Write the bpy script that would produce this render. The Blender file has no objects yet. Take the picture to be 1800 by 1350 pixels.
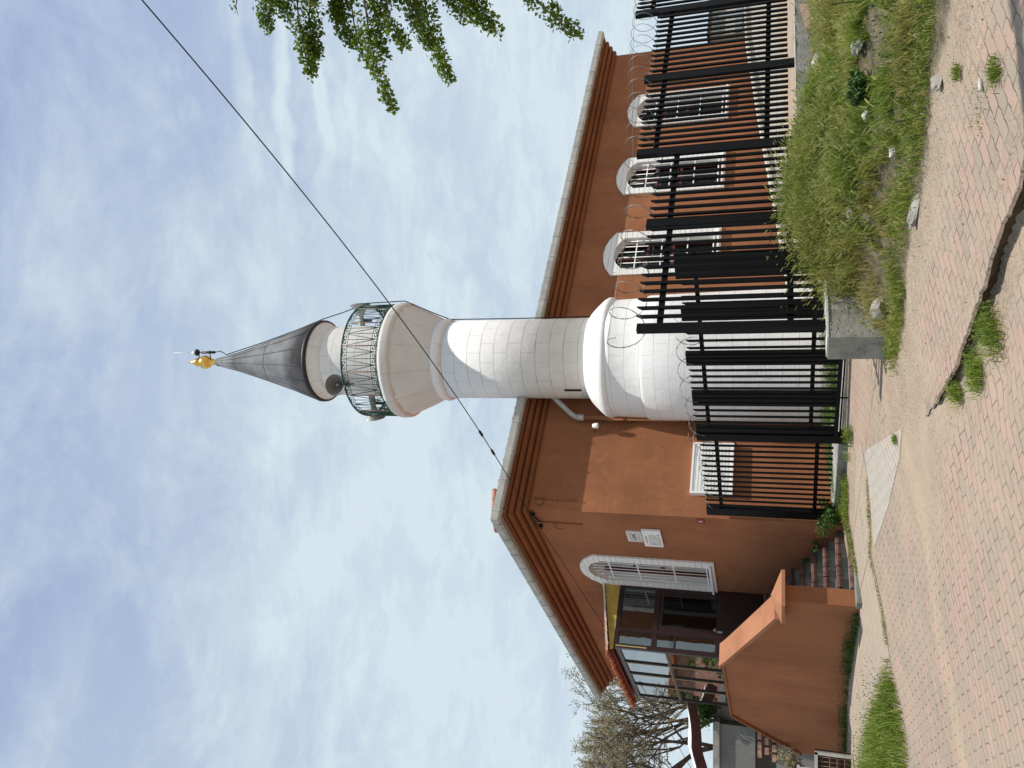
import bpy, bmesh, math, random
from math import sin, cos, pi, radians, atan2, sqrt, exp
from mathutils import Vector, Matrix, noise
from mathutils.geometry import tessellate_polygon
random.seed(7)
scene = bpy.context.scene
COL = scene.collection
V = Vector

# ------------------------------------------------------------------ camera
FPX, HV = 1434.0, 1372.0
pitch = math.atan((HV - 900) / FPX)
Fw = V((0, cos(pitch), sin(pitch))); Rt = V((1, 0, 0)); Up = V((0, -sin(pitch), cos(pitch)))
cam_d = bpy.data.cameras.new('camera'); cam = bpy.data.objects.new('camera', cam_d); COL.objects.link(cam)
cam_d.sensor_fit = 'HORIZONTAL'; cam_d.sensor_width = 36.0; cam_d.lens = FPX / 1800 * 36
cam_d.clip_start = 0.05; cam_d.clip_end = 3000
rot = Matrix((-Up, Rt, -Fw)).transposed()          # the phone was held sideways: picture right = world down
cam.matrix_world = Matrix.Translation((0, 0, 1.6)) @ rot.to_4x4()
scene.camera = cam

# ------------------------------------------------------------------ sun + sky
SUN = V((0.30, -0.235, 1.0)).normalized()
sl = bpy.data.lights.new('sun', 'SUN'); sl.energy = 5.0; sl.angle = radians(0.6); sl.color = (1.0, 0.945, 0.87)
so = bpy.data.objects.new('sun', sl); COL.objects.link(so); so.rotation_euler = (-SUN).to_track_quat('-Z', 'Y').to_euler()
so.location = (0, 0, 30)
w = bpy.data.worlds.new('World'); scene.world = w; w.use_nodes = True
nt = w.node_tree; N = nt.nodes; L = nt.links; N.clear()
def nd(tree, typ, **kw):
    n = tree.nodes.new(typ)
    for k, v in kw.items():
        if k.startswith('i_'):
            n.inputs[int(k[2:]) if k[2:].isdigit() else k[2:].replace('_', ' ')].default_value = v
        else: setattr(n, k, v)
    return n
def mth(tree, op, a, b=None, c=None, clamp=False):
    n = tree.nodes.new('ShaderNodeMath'); n.operation = op; n.use_clamp = clamp
    for i, x in enumerate((a, b, c)):
        if x is None: continue
        if hasattr(x, 'links'): tree.links.new(x, n.inputs[i])
        else: n.inputs[i].default_value = x
    return n.outputs[0]
def ramp(tree, fac, stops, interp='LINEAR'):
    n = tree.nodes.new('ShaderNodeValToRGB'); n.color_ramp.interpolation = interp
    el = n.color_ramp.elements
    while len(el) < len(stops): el.new(0.5)
    for e, (p, c) in zip(el, stops):
        e.position = p; e.color = (c, c, c, 1) if isinstance(c, (int, float)) else (*c, 1)
    tree.links.new(fac, n.inputs[0]); return n.outputs[0]
def mix(tree, fac, a, b, bt='MIX'):
    n = tree.nodes.new('ShaderNodeMix'); n.data_type = 'RGBA'; n.blend_type = bt
    for s, x in ((n.inputs[0], fac), (n.inputs[6], a), (n.inputs[7], b)):
        if hasattr(x, 'links'): tree.links.new(x, s)
        elif isinstance(x, (tuple, list)): s.default_value = (*x[:3], 1)
        else: s.default_value = x
    return n.outputs[2]
sky = nd(nt, 'ShaderNodeTexSky', sky_type='NISHITA', sun_disc=False)
sky.sun_elevation = math.asin(SUN.z); sky.sun_rotation = atan2(SUN.x, SUN.y); sky.air_density = 1.0; sky.dust_density = 1.5; sky.ozone_density = 1.2
tc = nd(nt, 'ShaderNodeTexCoord'); sep = nd(nt, 'ShaderNodeSeparateXYZ'); L.new(tc.outputs['Generated'], sep.inputs[0])
zz = mth(nt, 'ADD', mth(nt, 'MAXIMUM', sep.outputs[2], 0.0), 0.22)
cx = mth(nt, 'DIVIDE', sep.outputs[0], zz); cy = mth(nt, 'DIVIDE', sep.outputs[1], zz)
cmb = nd(nt, 'ShaderNodeCombineXYZ'); L.new(cx, cmb.inputs[0]); L.new(cy, cmb.inputs[1])
def sky_noise(scale, sx, sy, rz, det, dist, off=0.0, rough=0.55):
    mp = nd(nt, 'ShaderNodeMapping'); L.new(cmb.outputs[0], mp.inputs[0]); mp.inputs[3].default_value = (sx, sy, 1); mp.inputs[2].default_value = (0, 0, rz); mp.inputs[1].default_value = (off, off * .7, 0)
    n = nd(nt, 'ShaderNodeTexNoise'); L.new(mp.outputs[0], n.inputs[0]); n.inputs['Scale'].default_value = scale; n.inputs['Detail'].default_value = det; n.inputs['Distortion'].default_value = dist; n.inputs['Roughness'].default_value = rough
    return n.outputs[0]
big = ramp(nt, sky_noise(1.3, 1, 1.2, 0.4, 5, 0.4, 3.1), [(0.36, 0.0), (0.66, 1.0)])
med = ramp(nt, sky_noise(3.6, 1, 1.2, 1.1, 10, 0.35, 7.7, 0.68), [(0.43, 0.0), (0.66, 1.0)])
fine = ramp(nt, sky_noise(9, 0.8, 1.4, 0.25, 8, 0.5, 1.3, 0.62), [(0.5, 0.0), (0.72, 1.0)])
lowf = ramp(nt, mth(nt, 'ADD', sep.outputs[2], mth(nt, 'MULTIPLY', sep.outputs[0], 0.22)), [(0.0, 1.0), (0.34, 0.95), (0.54, 0.62), (0.72, 0.12), (0.9, 0.0)])
c1 = mth(nt, 'MULTIPLY', big, 0.34); c2 = mth(nt, 'MULTIPLY', med, 0.34); c3 = mth(nt, 'MULTIPLY', fine, 0.17)
cf = mth(nt, 'ADD', mth(nt, 'ADD', mth(nt, 'ADD', c1, c2), c3), mth(nt, 'MULTIPLY', lowf, 0.62), clamp=True)
# short parallel bands of cirrus high up on the right
wmp = nd(nt, 'ShaderNodeMapping'); L.new(cmb.outputs[0], wmp.inputs[0]); wmp.inputs[2].default_value = (0, 0, 0.10)
wv = nd(nt, 'ShaderNodeTexWave', wave_type='BANDS', bands_direction='Y', wave_profile='SIN'); L.new(wmp.outputs[0], wv.inputs[0])
wv.inputs['Scale'].default_value = 3.9; wv.inputs['Distortion'].default_value = 4.5; wv.inputs['Detail'].default_value = 4; wv.inputs['Detail Scale'].default_value = 1.6
dd = nd(nt, 'ShaderNodeVectorMath', operation='DISTANCE'); L.new(cmb.outputs[0], dd.inputs[0]); dd.inputs[1].default_value = (0.45, 1.08, 0)
patch = ramp(nt, dd.outputs['Value'], [(0.05, 1.0), (0.19, 0.0)])
band = mth(nt, 'MULTIPLY', mth(nt, 'MULTIPLY', ramp(nt, wv.outputs[0], [(0.45, 0), (0.95, 1)]), patch), 0.42)
cf = mth(nt, 'MINIMUM', mth(nt, 'ADD', cf, band), 0.97)
skyc = mix(nt, 1.0, sky.outputs[0], (0.92, 0.94, 1.16), 'MULTIPLY')
skyb = mix(nt, 0.7, skyc, (3.4, 4.5, 7.2))
colr = mix(nt, cf, skyb, (6.9, 8.05, 8.65))
bg = nd(nt, 'ShaderNodeBackground'); L.new(colr, bg.inputs[0]); bg.inputs[1].default_value = 0.10
out = nd(nt, 'ShaderNodeOutputWorld'); L.new(bg.outputs[0], out.inputs[0])
vs = scene.view_settings; vs.view_transform = 'Standard'; vs.look = 'None'; vs.exposure = 0.0; vs.gamma = 1.0; vs.use_curve_mapping = False
scene.render.resolution_x = 1024; scene.render.resolution_y = 768
scene.cycles.max_bounces = 6; scene.cycles.transparent_max_bounces = 16

# ------------------------------------------------------------------ materials
MATS = {}
def base_mat(name, rough=0.8, spec=0.3, metal=0.0):
    m = bpy.data.materials.new(name); m.use_nodes = True; t = m.node_tree
    b = t.nodes['Principled BSDF']; b.inputs['Roughness'].default_value = rough; b.inputs['Specular IOR Level'].default_value = spec; b.inputs['Metallic'].default_value = metal
    return m, t, b
def pos(t):
    return t.nodes.new('ShaderNodeNewGeometry').outputs['Position']
def tnoise(t, vec, scale, det=4, rough=0.55, dist=0.0):
    n = t.nodes.new('ShaderNodeTexNoise'); t.links.new(vec, n.inputs[0]); n.inputs['Scale'].default_value = scale
    n.inputs['Detail'].default_value = det; n.inputs['Roughness'].default_value = rough; n.inputs['Distortion'].default_value = dist
    return n.outputs[0]
def bump(t, b, h, strength=0.3, dist=0.01, chain=None):
    n = t.nodes.new('ShaderNodeBump'); n.inputs['Strength'].default_value = strength; n.inputs['Distance'].default_value = dist
    t.links.new(h, n.inputs['Height'])
    if chain is not None: t.links.new(chain, n.inputs['Normal'])
    t.links.new(n.outputs[0], b.inputs['Normal']); return n.outputs[0]
def stretch(t, vec, s):
    n = t.nodes.new('ShaderNodeMapping'); t.links.new(vec, n.inputs[0]); n.inputs[3].default_value = s; return n.outputs[0]
def plain(name, col, rough=0.7, spec=0.3, metal=0.0, var=0.18, scale=4.0, bmp=0.15, bscale=40):
    m, t, b = base_mat(name, rough, spec, metal); p = pos(t)
    n1 = tnoise(t, p, scale, 5, 0.6)
    lo = tuple(c * (1 - var) for c in col); hi = tuple(min(1, c * (1 + var)) for c in col)
    c = mix(t, ramp(t, n1, [(0.3, 0), (0.7, 1)]), lo, hi); t.links.new(c, b.inputs['Base Color'])
    if bmp: bump(t, b, tnoise(t, p, bscale, 4), bmp, 0.01)
    MATS[name] = m; return m
def plaster(name, col, stain=(0.2, 0.08, 0.04)):
    m, t, b = base_mat(name, 0.86, 0.18); p = pos(t)
    n1 = tnoise(t, p, 0.9, 6, 0.6); n2 = tnoise(t, stretch(t, p, (1.2, 1.2, 0.35)), 3.2, 5, 0.6); n3 = tnoise(t, p, 16, 4)
    c = mix(t, ramp(t, n1, [(0.32, 0), (0.68, 1)]), tuple(x * .82 for x in col), tuple(x * 1.16 for x in col))
    drp = ramp(t, tnoise(t, stretch(t, p, (6, 6, .5)), 1.5, 6, .7), [(.56, 0), (.74, .35)])
    c = mix(t, drp, c, tuple(x * .70 for x in col))
    pt = ramp(t, tnoise(t, p, 1.9, 3, .5, 1.5), [(.60, 0), (.63, .22)])
    c = mix(t, pt, c, tuple(min(1, x * 1.25 + .01) for x in col))
    c = mix(t, ramp(t, n2, [(0.55, 0), (0.75, 0.35)]), c, tuple(min(1, x * 1.3 + .015) for x in col))
    c = mix(t, ramp(t, n3, [(0.62, 0), (0.74, 0.25)]), c, stain)
    # courses of masonry faintly telegraph through the coat
    sp = t.nodes.new('ShaderNodeSeparateXYZ'); t.links.new(p, sp.inputs[0])
    wob = mth(t, 'ADD', sp.outputs[2], mth(t, 'MULTIPLY', tnoise(t, p, 2.5, 2), 0.06))
    cour = mth(t, 'PINGPONG', wob, 0.065)
    patchy = ramp(t, tnoise(t, p, 0.7, 3), [(0.45, 0), (0.65, 1)])
    hgt = mth(t, 'ADD', mth(t, 'MULTIPLY', mth(t, 'MULTIPLY', cour, 4.0), patchy), mth(t, 'ADD', mth(t, 'MULTIPLY', tnoise(t, p, 30, 5), 0.6), mth(t, 'MULTIPLY', tnoise(t, p, 5, 3), 1.0)))
    # rising damp near the foot of the wall
    t.links.new(c, b.inputs['Base Color']); bump(t, b, hgt, 0.35, 0.015)
    MATS[name] = m; return m
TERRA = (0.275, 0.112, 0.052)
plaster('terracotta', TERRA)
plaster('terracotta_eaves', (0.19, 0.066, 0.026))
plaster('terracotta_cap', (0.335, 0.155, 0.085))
plaster('greyrender', (0.20, 0.21, 0.20), (0.12, 0.12, 0.11))
plain('gutter', (0.40, 0.40, 0.375), 0.55, 0.4, 0.2, 0.22, 3.0, 0.2, 12)
plain('white_trim', (0.78, 0.78, 0.76), 0.7, 0.3, 0, 0.06, 6, 0.25, 25)
plain('white_metal', (0.80, 0.80, 0.78), 0.4, 0.5, 0, 0.04, 8, 0)
plain('black_paint', (0.0028, 0.0028, 0.0032), 0.5, 0.14, 0, 0.3, 6, 0.08, 60)
plain('dark_brown', (0.022, 0.008, 0.007), 0.35, 0.45, 0, 0.2, 5, 0.03, 50)
plain('gold_edge', (0.42, 0.33, 0.14), 0.45, 0.5, 0.3, 0.1, 5, 0)
plain('yellow_panel', (0.42, 0.30, 0.07), 0.6, 0.3, 0, 0.25, 6, 0.3, 10)
plain('lead', (0.17, 0.18, 0.19), 0.75, 0.3, 0.0, 0.35, 2.6, 0.6, 6)
plain('lead_dark', (0.03, 0.032, 0.035), 0.55, 0.4, 0.3, 0.2, 3, 0.2, 20)
plain('gold', (0.78, 0.50, 0.12), 0.25, 0.6, 0.85, 0.08, 6, 0)
plain('green_iron', (0.006, 0.060, 0.042), 0.5, 0.4, 0.1, 0.25, 8, 0)
plain('rust_iron', (0.22, 0.13, 0.09), 0.7, 0.3, 0.1, 0.25, 8, 0)
plain('horn', (0.33, 0.335, 0.32), 0.5, 0.4, 0.1, 0.12, 5, 0)
plain('horn_inside', (0.16, 0.16, 0.15), 0.6, 0.3, 0.1, 0.12, 5, 0)
plain('concrete', (0.30, 0.295, 0.27), 0.9, 0.15, 0, 0.3, 3.5, 0.6, 30)
plain('cream_stone', (0.50, 0.49, 0.435), 0.85, 0.2, 0, 0.14, 3, 0.4, 25)
plain('kerb_stone', (0.36, 0.355, 0.32), 0.9, 0.2, 0, 0.2, 5, 0.6, 25)
plain('step_concrete', (0.20, 0.205, 0.185), 0.9, 0.15, 0, 0.3, 7, 0.6, 30)
plain('roof_tile', (0.33, 0.10, 0.05), 0.85, 0.2, 0, 0.4, 5, 0.4, 30)
plain('roof_tile_pale', (0.42, 0.23, 0.18), 0.85, 0.2, 0, 0.35, 9, 0.4, 30)
plain('red_fascia', (0.16, 0.03, 0.018), 0.75, 0.25, 0, 0.3, 5, 0.3, 20)
plain('cable_black', (0.012, 0.012, 0.013), 0.6, 0.3, 0, 0.1, 5, 0)
plain('wire_steel', (0.22, 0.22, 0.20), 0.45, 0.5, 0.6, 0.3, 5, 0)
plain('red_plate', (0.28, 0.01, 0.01), 0.45, 0.4, 0, 0.1, 5, 0)
plain('plaque', (0.62, 0.62, 0.58), 0.5, 0.4, 0, 0.07, 8, 0)
plain('ink', (0.05, 0.05, 0.05), 0.7, 0.2, 0, 0.1, 5, 0)
plain('plaque_grey_ink', (0.40, 0.40, 0.38), 0.7, 0.2, 0, 0.15, 5, 0)
plain('dark_room', (0.03, 0.018, 0.014), 0.8, 0.2, 0, 0.3, 2, 0)
plain('curtain', (0.42, 0.42, 0.40), 0.8, 0.2, 0, 0.1, 5, 0)
plain('red_wood', (0.10, 0.022, 0.015), 0.6, 0.3, 0, 0.2, 5, 0)
plain('bark', (0.11, 0.09, 0.07), 0.95, 0.1, 0, 0.3, 9, 0.5, 30)
plain('maroon_cloth', (0.07, 0.03, 0.03), 0.8, 0.2, 0, 0.2, 5, 0.1, 20)
plain('white_cloth', (0.75, 0.75, 0.73), 0.8, 0.2, 0, 0.06, 5, 0.1, 20)
plain('rock', (0.29, 0.275, 0.245), 0.95, 0.1, 0, 0.35, 9, 0.8, 25)
plain('pinkslab', (0.44, 0.30, 0.24), 0.9, 0.1, 0, 0.2, 9, 0.5, 25)
plain('paver_loose', (0.26, 0.16, 0.125), 0.9, 0.1, 0, 0.2, 9, 0.5, 25)
plain('litter', (0.48, 0.48, 0.46), 0.5, 0.4, 0, 0.1, 9, 0)
plain('blue_grey', (0.28, 0.33, 0.33), 0.6, 0.4, 0, 0.2, 3, 0.1)

def glass(name, tint=(0.10, 0.12, 0.11), refl=0.45):
    m = bpy.data.materials.new(name); m.use_nodes = True; t = m.node_tree; t.nodes.clear()
    g = t.nodes.new('ShaderNodeBsdfGlossy'); g.inputs['Roughness'].default_value = 0.015; g.inputs[0].default_value = (0.9, 0.92, 0.92, 1)
    tr = t.nodes.new('ShaderNodeBsdfTransparent'); tr.inputs[0].default_value = (*tint, 1)
    lw = t.nodes.new('ShaderNodeLayerWeight'); lw.inputs[0].default_value = refl
    f = mth(t, 'ADD', mth(t, 'MULTIPLY', lw.outputs[0], 0.8), refl * 0.35, clamp=True)
    mx = t.nodes.new('ShaderNodeMixShader'); t.links.new(f, mx.inputs[0]); t.links.new(tr.outputs[0], mx.inputs[1]); t.links.new(g.outputs[0], mx.inputs[2])
    bt = t.nodes.new('ShaderNodeBump'); bt.inputs['Strength'].default_value = 0.06; bt.inputs['Distance'].default_value = 0.02
    t.links.new(tnoise(t, pos(t), 2.2, 2), bt.inputs['Height']); t.links.new(bt.outputs[0], g.inputs['Normal'])
    o = t.nodes.new('ShaderNodeOutputMaterial'); t.links.new(mx.outputs[0], o.inputs[0]); MATS[name] = m; return m
glass('glass', (0.55, 0.60, 0.57), 0.35)
glass('mirror_glass', (0.42, 0.47, 0.44), 0.72)
glass('dark_glass', (0.22, 0.24, 0.23), 0.10)

def masonry(name, col, bw, bh, joint=(0.42, 0.42, 0.41), mortar=0.007, cyl=None, var=0.05, axis=None, rough=0.75, jmix=1.0):
    """painted block masonry; cyl=(cx,cy,n): courses wrap an upright cylinder with n blocks per ring"""
    m, t, b = base_mat(name, rough, 0.12); p = pos(t)
    sp = t.nodes.new('ShaderNodeSeparateXYZ'); t.links.new(p, sp.inputs[0])
    if cyl:
        ang = mth(t, 'ARCTAN2', mth(t, 'SUBTRACT', sp.outputs[1], cyl[1]), mth(t, 'SUBTRACT', sp.outputs[0], cyl[0]))
        u = mth(t, 'MULTIPLY', mth(t, 'ADD', ang, pi), cyl[2] * bw / (2 * pi))
    else:
        u = mth(t, 'ADD', mth(t, 'MULTIPLY', sp.outputs[0], axis[0]), mth(t, 'MULTIPLY', sp.outputs[1], axis[1]))
    cm = t.nodes.new('ShaderNodeCombineXYZ'); t.links.new(u, cm.inputs[0])
    t.links.new(mth(t, 'ADD', sp.outputs[2], mth(t, 'MULTIPLY', tnoise(t, p, 1.5, 2), 0.012)), cm.inputs[1])
    br = t.nodes.new('ShaderNodeTexBrick'); t.links.new(cm.outputs[0], br.inputs[0]); br.inputs['Scale'].default_value = 1
    br.inputs['Brick Width'].default_value = bw; br.inputs['Row Height'].default_value = bh; br.inputs['Mortar Size'].default_value = mortar; br.inputs['Mortar Smooth'].default_value = 0.3
    br.inputs['Color1'].default_value = (*[c * (1 - var) for c in col], 1); br.inputs['Color2'].default_value = (*[min(1, c * (1 + var)) for c in col], 1)
    br.inputs['Mortar'].default_value = (*joint, 1)
    faint = ramp(t, tnoise(t, p, 2.0, 3), [(0.35, 0.25), (0.62, 1.0)])
    jf = br.outputs['Fac']
    if cyl and bh < 1:
        ring = ramp(t, mth(t, 'PINGPONG', mth(t, 'ADD', sp.outputs[2], mth(t, 'MULTIPLY', tnoise(t, p, 1.5, 2), 0.012)), bh / 2), [(0.004, 1.0), (0.009, 0.0)])
        jf = mth(t, 'MAXIMUM', mth(t, 'MULTIPLY', jf, 0.55), ring)
    c = mix(t, mth(t, 'MULTIPLY', mth(t, 'MULTIPLY', jf, faint), jmix * .9), mix(t, ramp(t, tnoise(t, p, 1.6, 6, .65), [(0.35, 0), (0.7, 1)]), tuple(x * .93 for x in col), tuple(min(1, x * 1.06) for x in col)), joint)
    drip = ramp(t, tnoise(t, stretch(t, p, (5, 5, 0.5)), 1.6, 5, 0.65), [(0.58, 0), (0.8, 0.22)])
    c = mix(t, drip, c, (0.50, 0.49, 0.45))
    t.links.new(c, b.inputs['Base Color'])
    h = mth(t, 'ADD', mth(t, 'MULTIPLY', br.outputs['Fac'], -1.0), mth(t, 'ADD', mth(t, 'MULTIPLY', tnoise(t, p, 3.5, 4), 1.6), mth(t, 'MULTIPLY', tnoise(t, p, 28, 3), 0.25)))
    bump(t, b, h, 0.5, 0.012)
    MATS[name] = m; return m
MX, MY = 0.487, 15.13
masonry('shaft_white', (0.71, 0.71, 0.69), 0.37, 0.268, cyl=(MX, MY, 13), mortar=0.006, joint=(.36, .36, .35), rough=.95)
masonry('base_white', (0.78, 0.78, 0.76), 0.40, 0.262, cyl=(MX, MY, 18), mortar=0.005, joint=(0.56, 0.56, 0.54), rough=.95)
masonry('corbel_grey', (0.60, 0.59, 0.565), 0.45, 9.0, cyl=(MX, MY, 12), mortar=0.006, joint=(0.34, 0.33, 0.31), var=0.03, jmix=0.5)
def rough_concrete():
    m, t, b = base_mat('rough_concrete', .95, .1); p = pos(t)
    vo = t.nodes.new('ShaderNodeTexVoronoi'); t.links.new(p, vo.inputs[0]); vo.inputs['Scale'].default_value = 26
    pit = ramp(t, vo.outputs['Distance'], [(.12, 1), (.34, 0)]); pk = ramp(t, tnoise(t, p, 2.6, 4, .6), [(.46, 0), (.58, 1)])
    f = mth(t, 'MULTIPLY', pit, pk)
    c = mix(t, ramp(t, tnoise(t, p, 3.2, 6, .7), [(.3, 0), (.7, 1)]), (.20, .20, .175), (.36, .355, .32))
    c = mix(t, ramp(t, tnoise(t, stretch(t, p, (4, 4, .6)), 2, 5, .6), [(.5, 0), (.72, .5)]), c, (.17, .16, .13)); c = mix(t, mth(t, 'MULTIPLY', f, .8), c, (.09, .085, .07))
    t.links.new(c, b.inputs['Base Color']); bump(t, b, mth(t, 'ADD', mth(t, 'MULTIPLY', f, -1.6), tnoise(t, p, 22, 6, .75)), .9, .02); MATS['rough_concrete'] = m
rough_concrete()
masonry('trim_blocks', (0.76, 0.76, 0.74), 50.0, 0.115, axis=(0.8, 0.6), mortar=0.008, joint=(0.40, 0.40, 0.39))
masonry('cream_blocks', (0.56, 0.55, 0.49), 0.42, 0.21, axis=(0.807, 0.59), mortar=0.008, joint=(0.36, 0.35, 0.31), var=0.1, jmix=0.7)

def leafmat(name, c1, c2, trans=0.35, rough=0.55, attr=True):
    m = bpy.data.materials.new(name); m.use_nodes = True; t = m.node_tree; b = t.nodes['Principled BSDF']
    b.inputs['Roughness'].default_value = rough; b.inputs['Specular IOR Level'].default_value = 0.3
    oi = t.nodes.new('ShaderNodeNewGeometry').outputs['Random Per Island']
    n = tnoise(t, pos(t), 1.7, 3)
    f = mth(t, 'ADD', mth(t, 'MULTIPLY', oi, 0.65), mth(t, 'MULTIPLY', ramp(t, n, [(0.3, 0), (0.7, 1)]), 0.35))
    c = mix(t, f, c1, c2); t.links.new(c, b.inputs['Base Color'])
    tl = t.nodes.new('ShaderNodeBsdfTranslucent'); t.links.new(c, tl.inputs[0])
    mx = t.nodes.new('ShaderNodeMixShader'); mx.inputs[0].default_value = trans
    o = t.nodes['Material Output']; t.links.new(b.outputs[0], mx.inputs[1]); t.links.new(tl.outputs[0], mx.inputs[2]); t.links.new(mx.outputs[0], o.inputs[0])
    MATS[name] = m; return m
leafmat('leaf_elm', (0.05, 0.10, 0.010), (0.20, 0.29, 0.03), 0.45)
leafmat('leaf_olive', (0.20, 0.175, 0.10), (0.42, 0.38, 0.24), 0.4)
leafmat('leaf_dark', (0.018, 0.05, 0.012), (0.07, 0.14, 0.03), 0.3)
leafmat('leaf_ivy', (0.03, 0.08, 0.015), (0.10, 0.19, 0.035), 0.3)
leafmat('grass_green', (0.035, 0.095, 0.008), (0.29, 0.37, 0.05), 0.42)
leafmat('grass_dry', (0.26, 0.22, 0.06), (0.50, 0.42, 0.17), 0.4)
leafmat('grass_head', (0.17, 0.21, 0.04), (0.46, 0.47, 0.17), 0.45)
leafmat('leaf_bluegreen', (0.02, 0.06, 0.03), (0.08, 0.15, 0.08), 0.25)

# ------------------------------------------------------------------ mesh builder
class MB:
    def __init__(s): s.v = []; s.f = []; s.m = []; s.sm = []
    def add(s, vs, fs, mi=0, smooth=False):
        o = len(s.v); s.v += [tuple(x) for x in vs]
        for f in fs: s.f.append(tuple(i + o for i in f)); s.m.append(mi); s.sm.append(smooth)
    def obox(s, c, a, b, d, mi=0):
        c, a, b, d = V(c), V(a), V(b), V(d)
        vs = [c + a * i + b * j + d * k for k in (-1, 1) for j in (-1, 1) for i in (-1, 1)]
        s.add(vs, [(0, 2, 3, 1), (4, 5, 7, 6), (0, 1, 5, 4), (2, 6, 7, 3), (0, 4, 6, 2), (1, 3, 7, 5)], mi)
    def beam(s, p, q, wd, ht, up=(0, 0, 1), mi=0):
        p, q = V(p), V(q); d = (q - p); l = d.length; d = d / l; side = d.cross(V(up)).normalized(); u = side.cross(d)
        s.obox((p + q) / 2, d * l / 2, side * wd / 2, u * ht / 2, mi)
    def tube(s, pts, r, n=6, mi=0, cap=True, closed=False):
        pts = [V(p) for p in pts]; rs = r if isinstance(r, (list, tuple)) else [r] * len(pts)
        o = len(s.v); k = len(pts); prev = None
        for i, p in enumerate(pts):
            if closed: d = pts[(i + 1) % k] - pts[i - 1]
            else: d = pts[min(i + 1, k - 1)] - pts[max(i - 1, 0)]
            if d.length < 1e-9: d = V((0, 0, 1))
            d.normalize()
            if prev is None:
                x = d.orthogonal().normalized()
            else:
                x = (prev - d * prev.dot(d));
                x = x.normalized() if x.length > 1e-6 else d.orthogonal().normalized()
            prev = x; y = d.cross(x)
            for j in range(n):
                t = 2 * pi * j / n; s.v.append(tuple(p + (x * cos(t) + y * sin(t)) * rs[i]))
        for i in range(k if closed else k - 1):
            for j in range(n):
                a0 = o + i * n + j; a1 = o + i * n + (j + 1) % n; i2 = (i + 1) % k
                b0 = o + i2 * n + j; b1 = o + i2 * n + (j + 1) % n
                s.f.append((a0, a1, b1, b0)); s.m.append(mi); s.sm.append(True)
        if cap and not closed:
            s.f.append(tuple(o + j for j in reversed(range(n)))); s.m.append(mi); s.sm.append(False)
            s.f.append(tuple(o + (k - 1) * n + j for j in range(n))); s.m.append(mi); s.sm.append(False)
    def lathe(s, c, prof, n=48, mi=0, smooth=True, axis=None, capend=True, jit=None):
        """prof: (r,z) pairs bottom to top; c = (x,y,0)"""
        c = V(c); ax = V(axis).normalized() if axis else V((0, 0, 1)); x = V((1, 0, 0)) if not axis else ax.orthogonal().normalized(); y = ax.cross(x)
        o = len(s.v)
        for (r, z) in prof:
            for j in range(n):
                t = 2 * pi * j / n; rr = r if jit is None else r + jit(t, z); s.v.append(tuple(c + ax * z + (x * cos(t) + y * sin(t)) * rr))
        for i in range(len(prof) - 1):
            for j in range(n):
                s.f.append((o + i * n + j, o + i * n + (j + 1) % n, o + (i + 1) * n + (j + 1) % n, o + (i + 1) * n + j)); s.m.append(mi); s.sm.append(smooth)
        if capend:
            s.f.append(tuple(o + j for j in reversed(range(n)))); s.m.append(mi); s.sm.append(False)
            e = o + (len(prof) - 1) * n; s.f.append(tuple(e + j for j in range(n))); s.m.append(mi); s.sm.append(False)
    def poly(s, outer, holes=(), mi=0):
        loops = [[V(p) for p in outer]] + [[V(p) for p in h] for h in holes]
        tri = tessellate_polygon(loops); flat = [p for l in loops for p in l]
        s.add(flat, [tuple(t) for t in tri], mi)
    def prism(s, pts, d, mi=0):
        """closed outline pts swept by vector d"""
        pts = [V(p) for p in pts]; d = V(d); n = len(pts)
        s.poly(pts, (), mi); s.poly([p + d for p in pts], (), mi)
        o = len(s.v); s.v += [tuple(p) for p in pts] + [tuple(p + d) for p in pts]
        for i in range(n):
            j = (i + 1) % n; s.f.append((o + i, o + j, o + n + j, o + n + i)); s.m.append(mi); s.sm.append(False)
    def build(s, name, mat, parent=None, org=None, fixn=True):
        root = parent; 
        if parent is not None: org = V(ORG[parent.name])
        else: org = V(org) if org is not None else V((0, 0, 0))
        me = bpy.data.meshes.new(name); me.from_pydata([(x - org.x, y - org.y, z - org.z) for x, y, z in s.v], [], s.f)
        for mm in (mat if isinstance(mat, (list, tuple)) else [mat]): me.materials.append(MATS[mm])
        me.polygons.foreach_set('material_index', s.m); me.polygons.foreach_set('use_smooth', s.sm); me.update()
        if fixn and len(s.f) < 60000:
            bm = bmesh.new(); bm.from_mesh(me); bmesh.ops.recalc_face_normals(bm, faces=bm.faces[:]); bm.to_mesh(me); bm.free()
        ob = bpy.data.objects.new(name, me); COL.objects.link(ob)
        if parent is not None: ob.parent = parent
        else: ob.location = org
        ORG[ob.name] = tuple(org)
        return ob
ORG = {}
def tag(o, label, cat, group=None):
    o['label'] = label; o['category'] = cat
    if group: o['group'] = group
    return o
def thing(name, label, cat, loc, group=None):
    o = bpy.data.objects.new(name, None); COL.objects.link(o); o.location = loc; o.empty_display_size = 0.2; ORG[o.name] = tuple(loc)
    return tag(o, label, cat, group)
def child_mesh(name, me, parent, loc, rz=0.0):
    o = bpy.data.objects.new(name, me); COL.objects.link(o); o.parent = parent; pr = V(ORG[parent.name]); o.location = V(loc) - pr; o.rotation_euler = (0, 0, rz); ORG[o.name] = tuple(loc); return o
def hsh(x, y, s=1.0): return noise.noise(V((x * s, y * s, 3.7)))
def sstep(a, b, x):
    t = max(0.0, min(1.0, (x - a) / (b - a))); return t * t * (3 - 2 * t)

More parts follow.
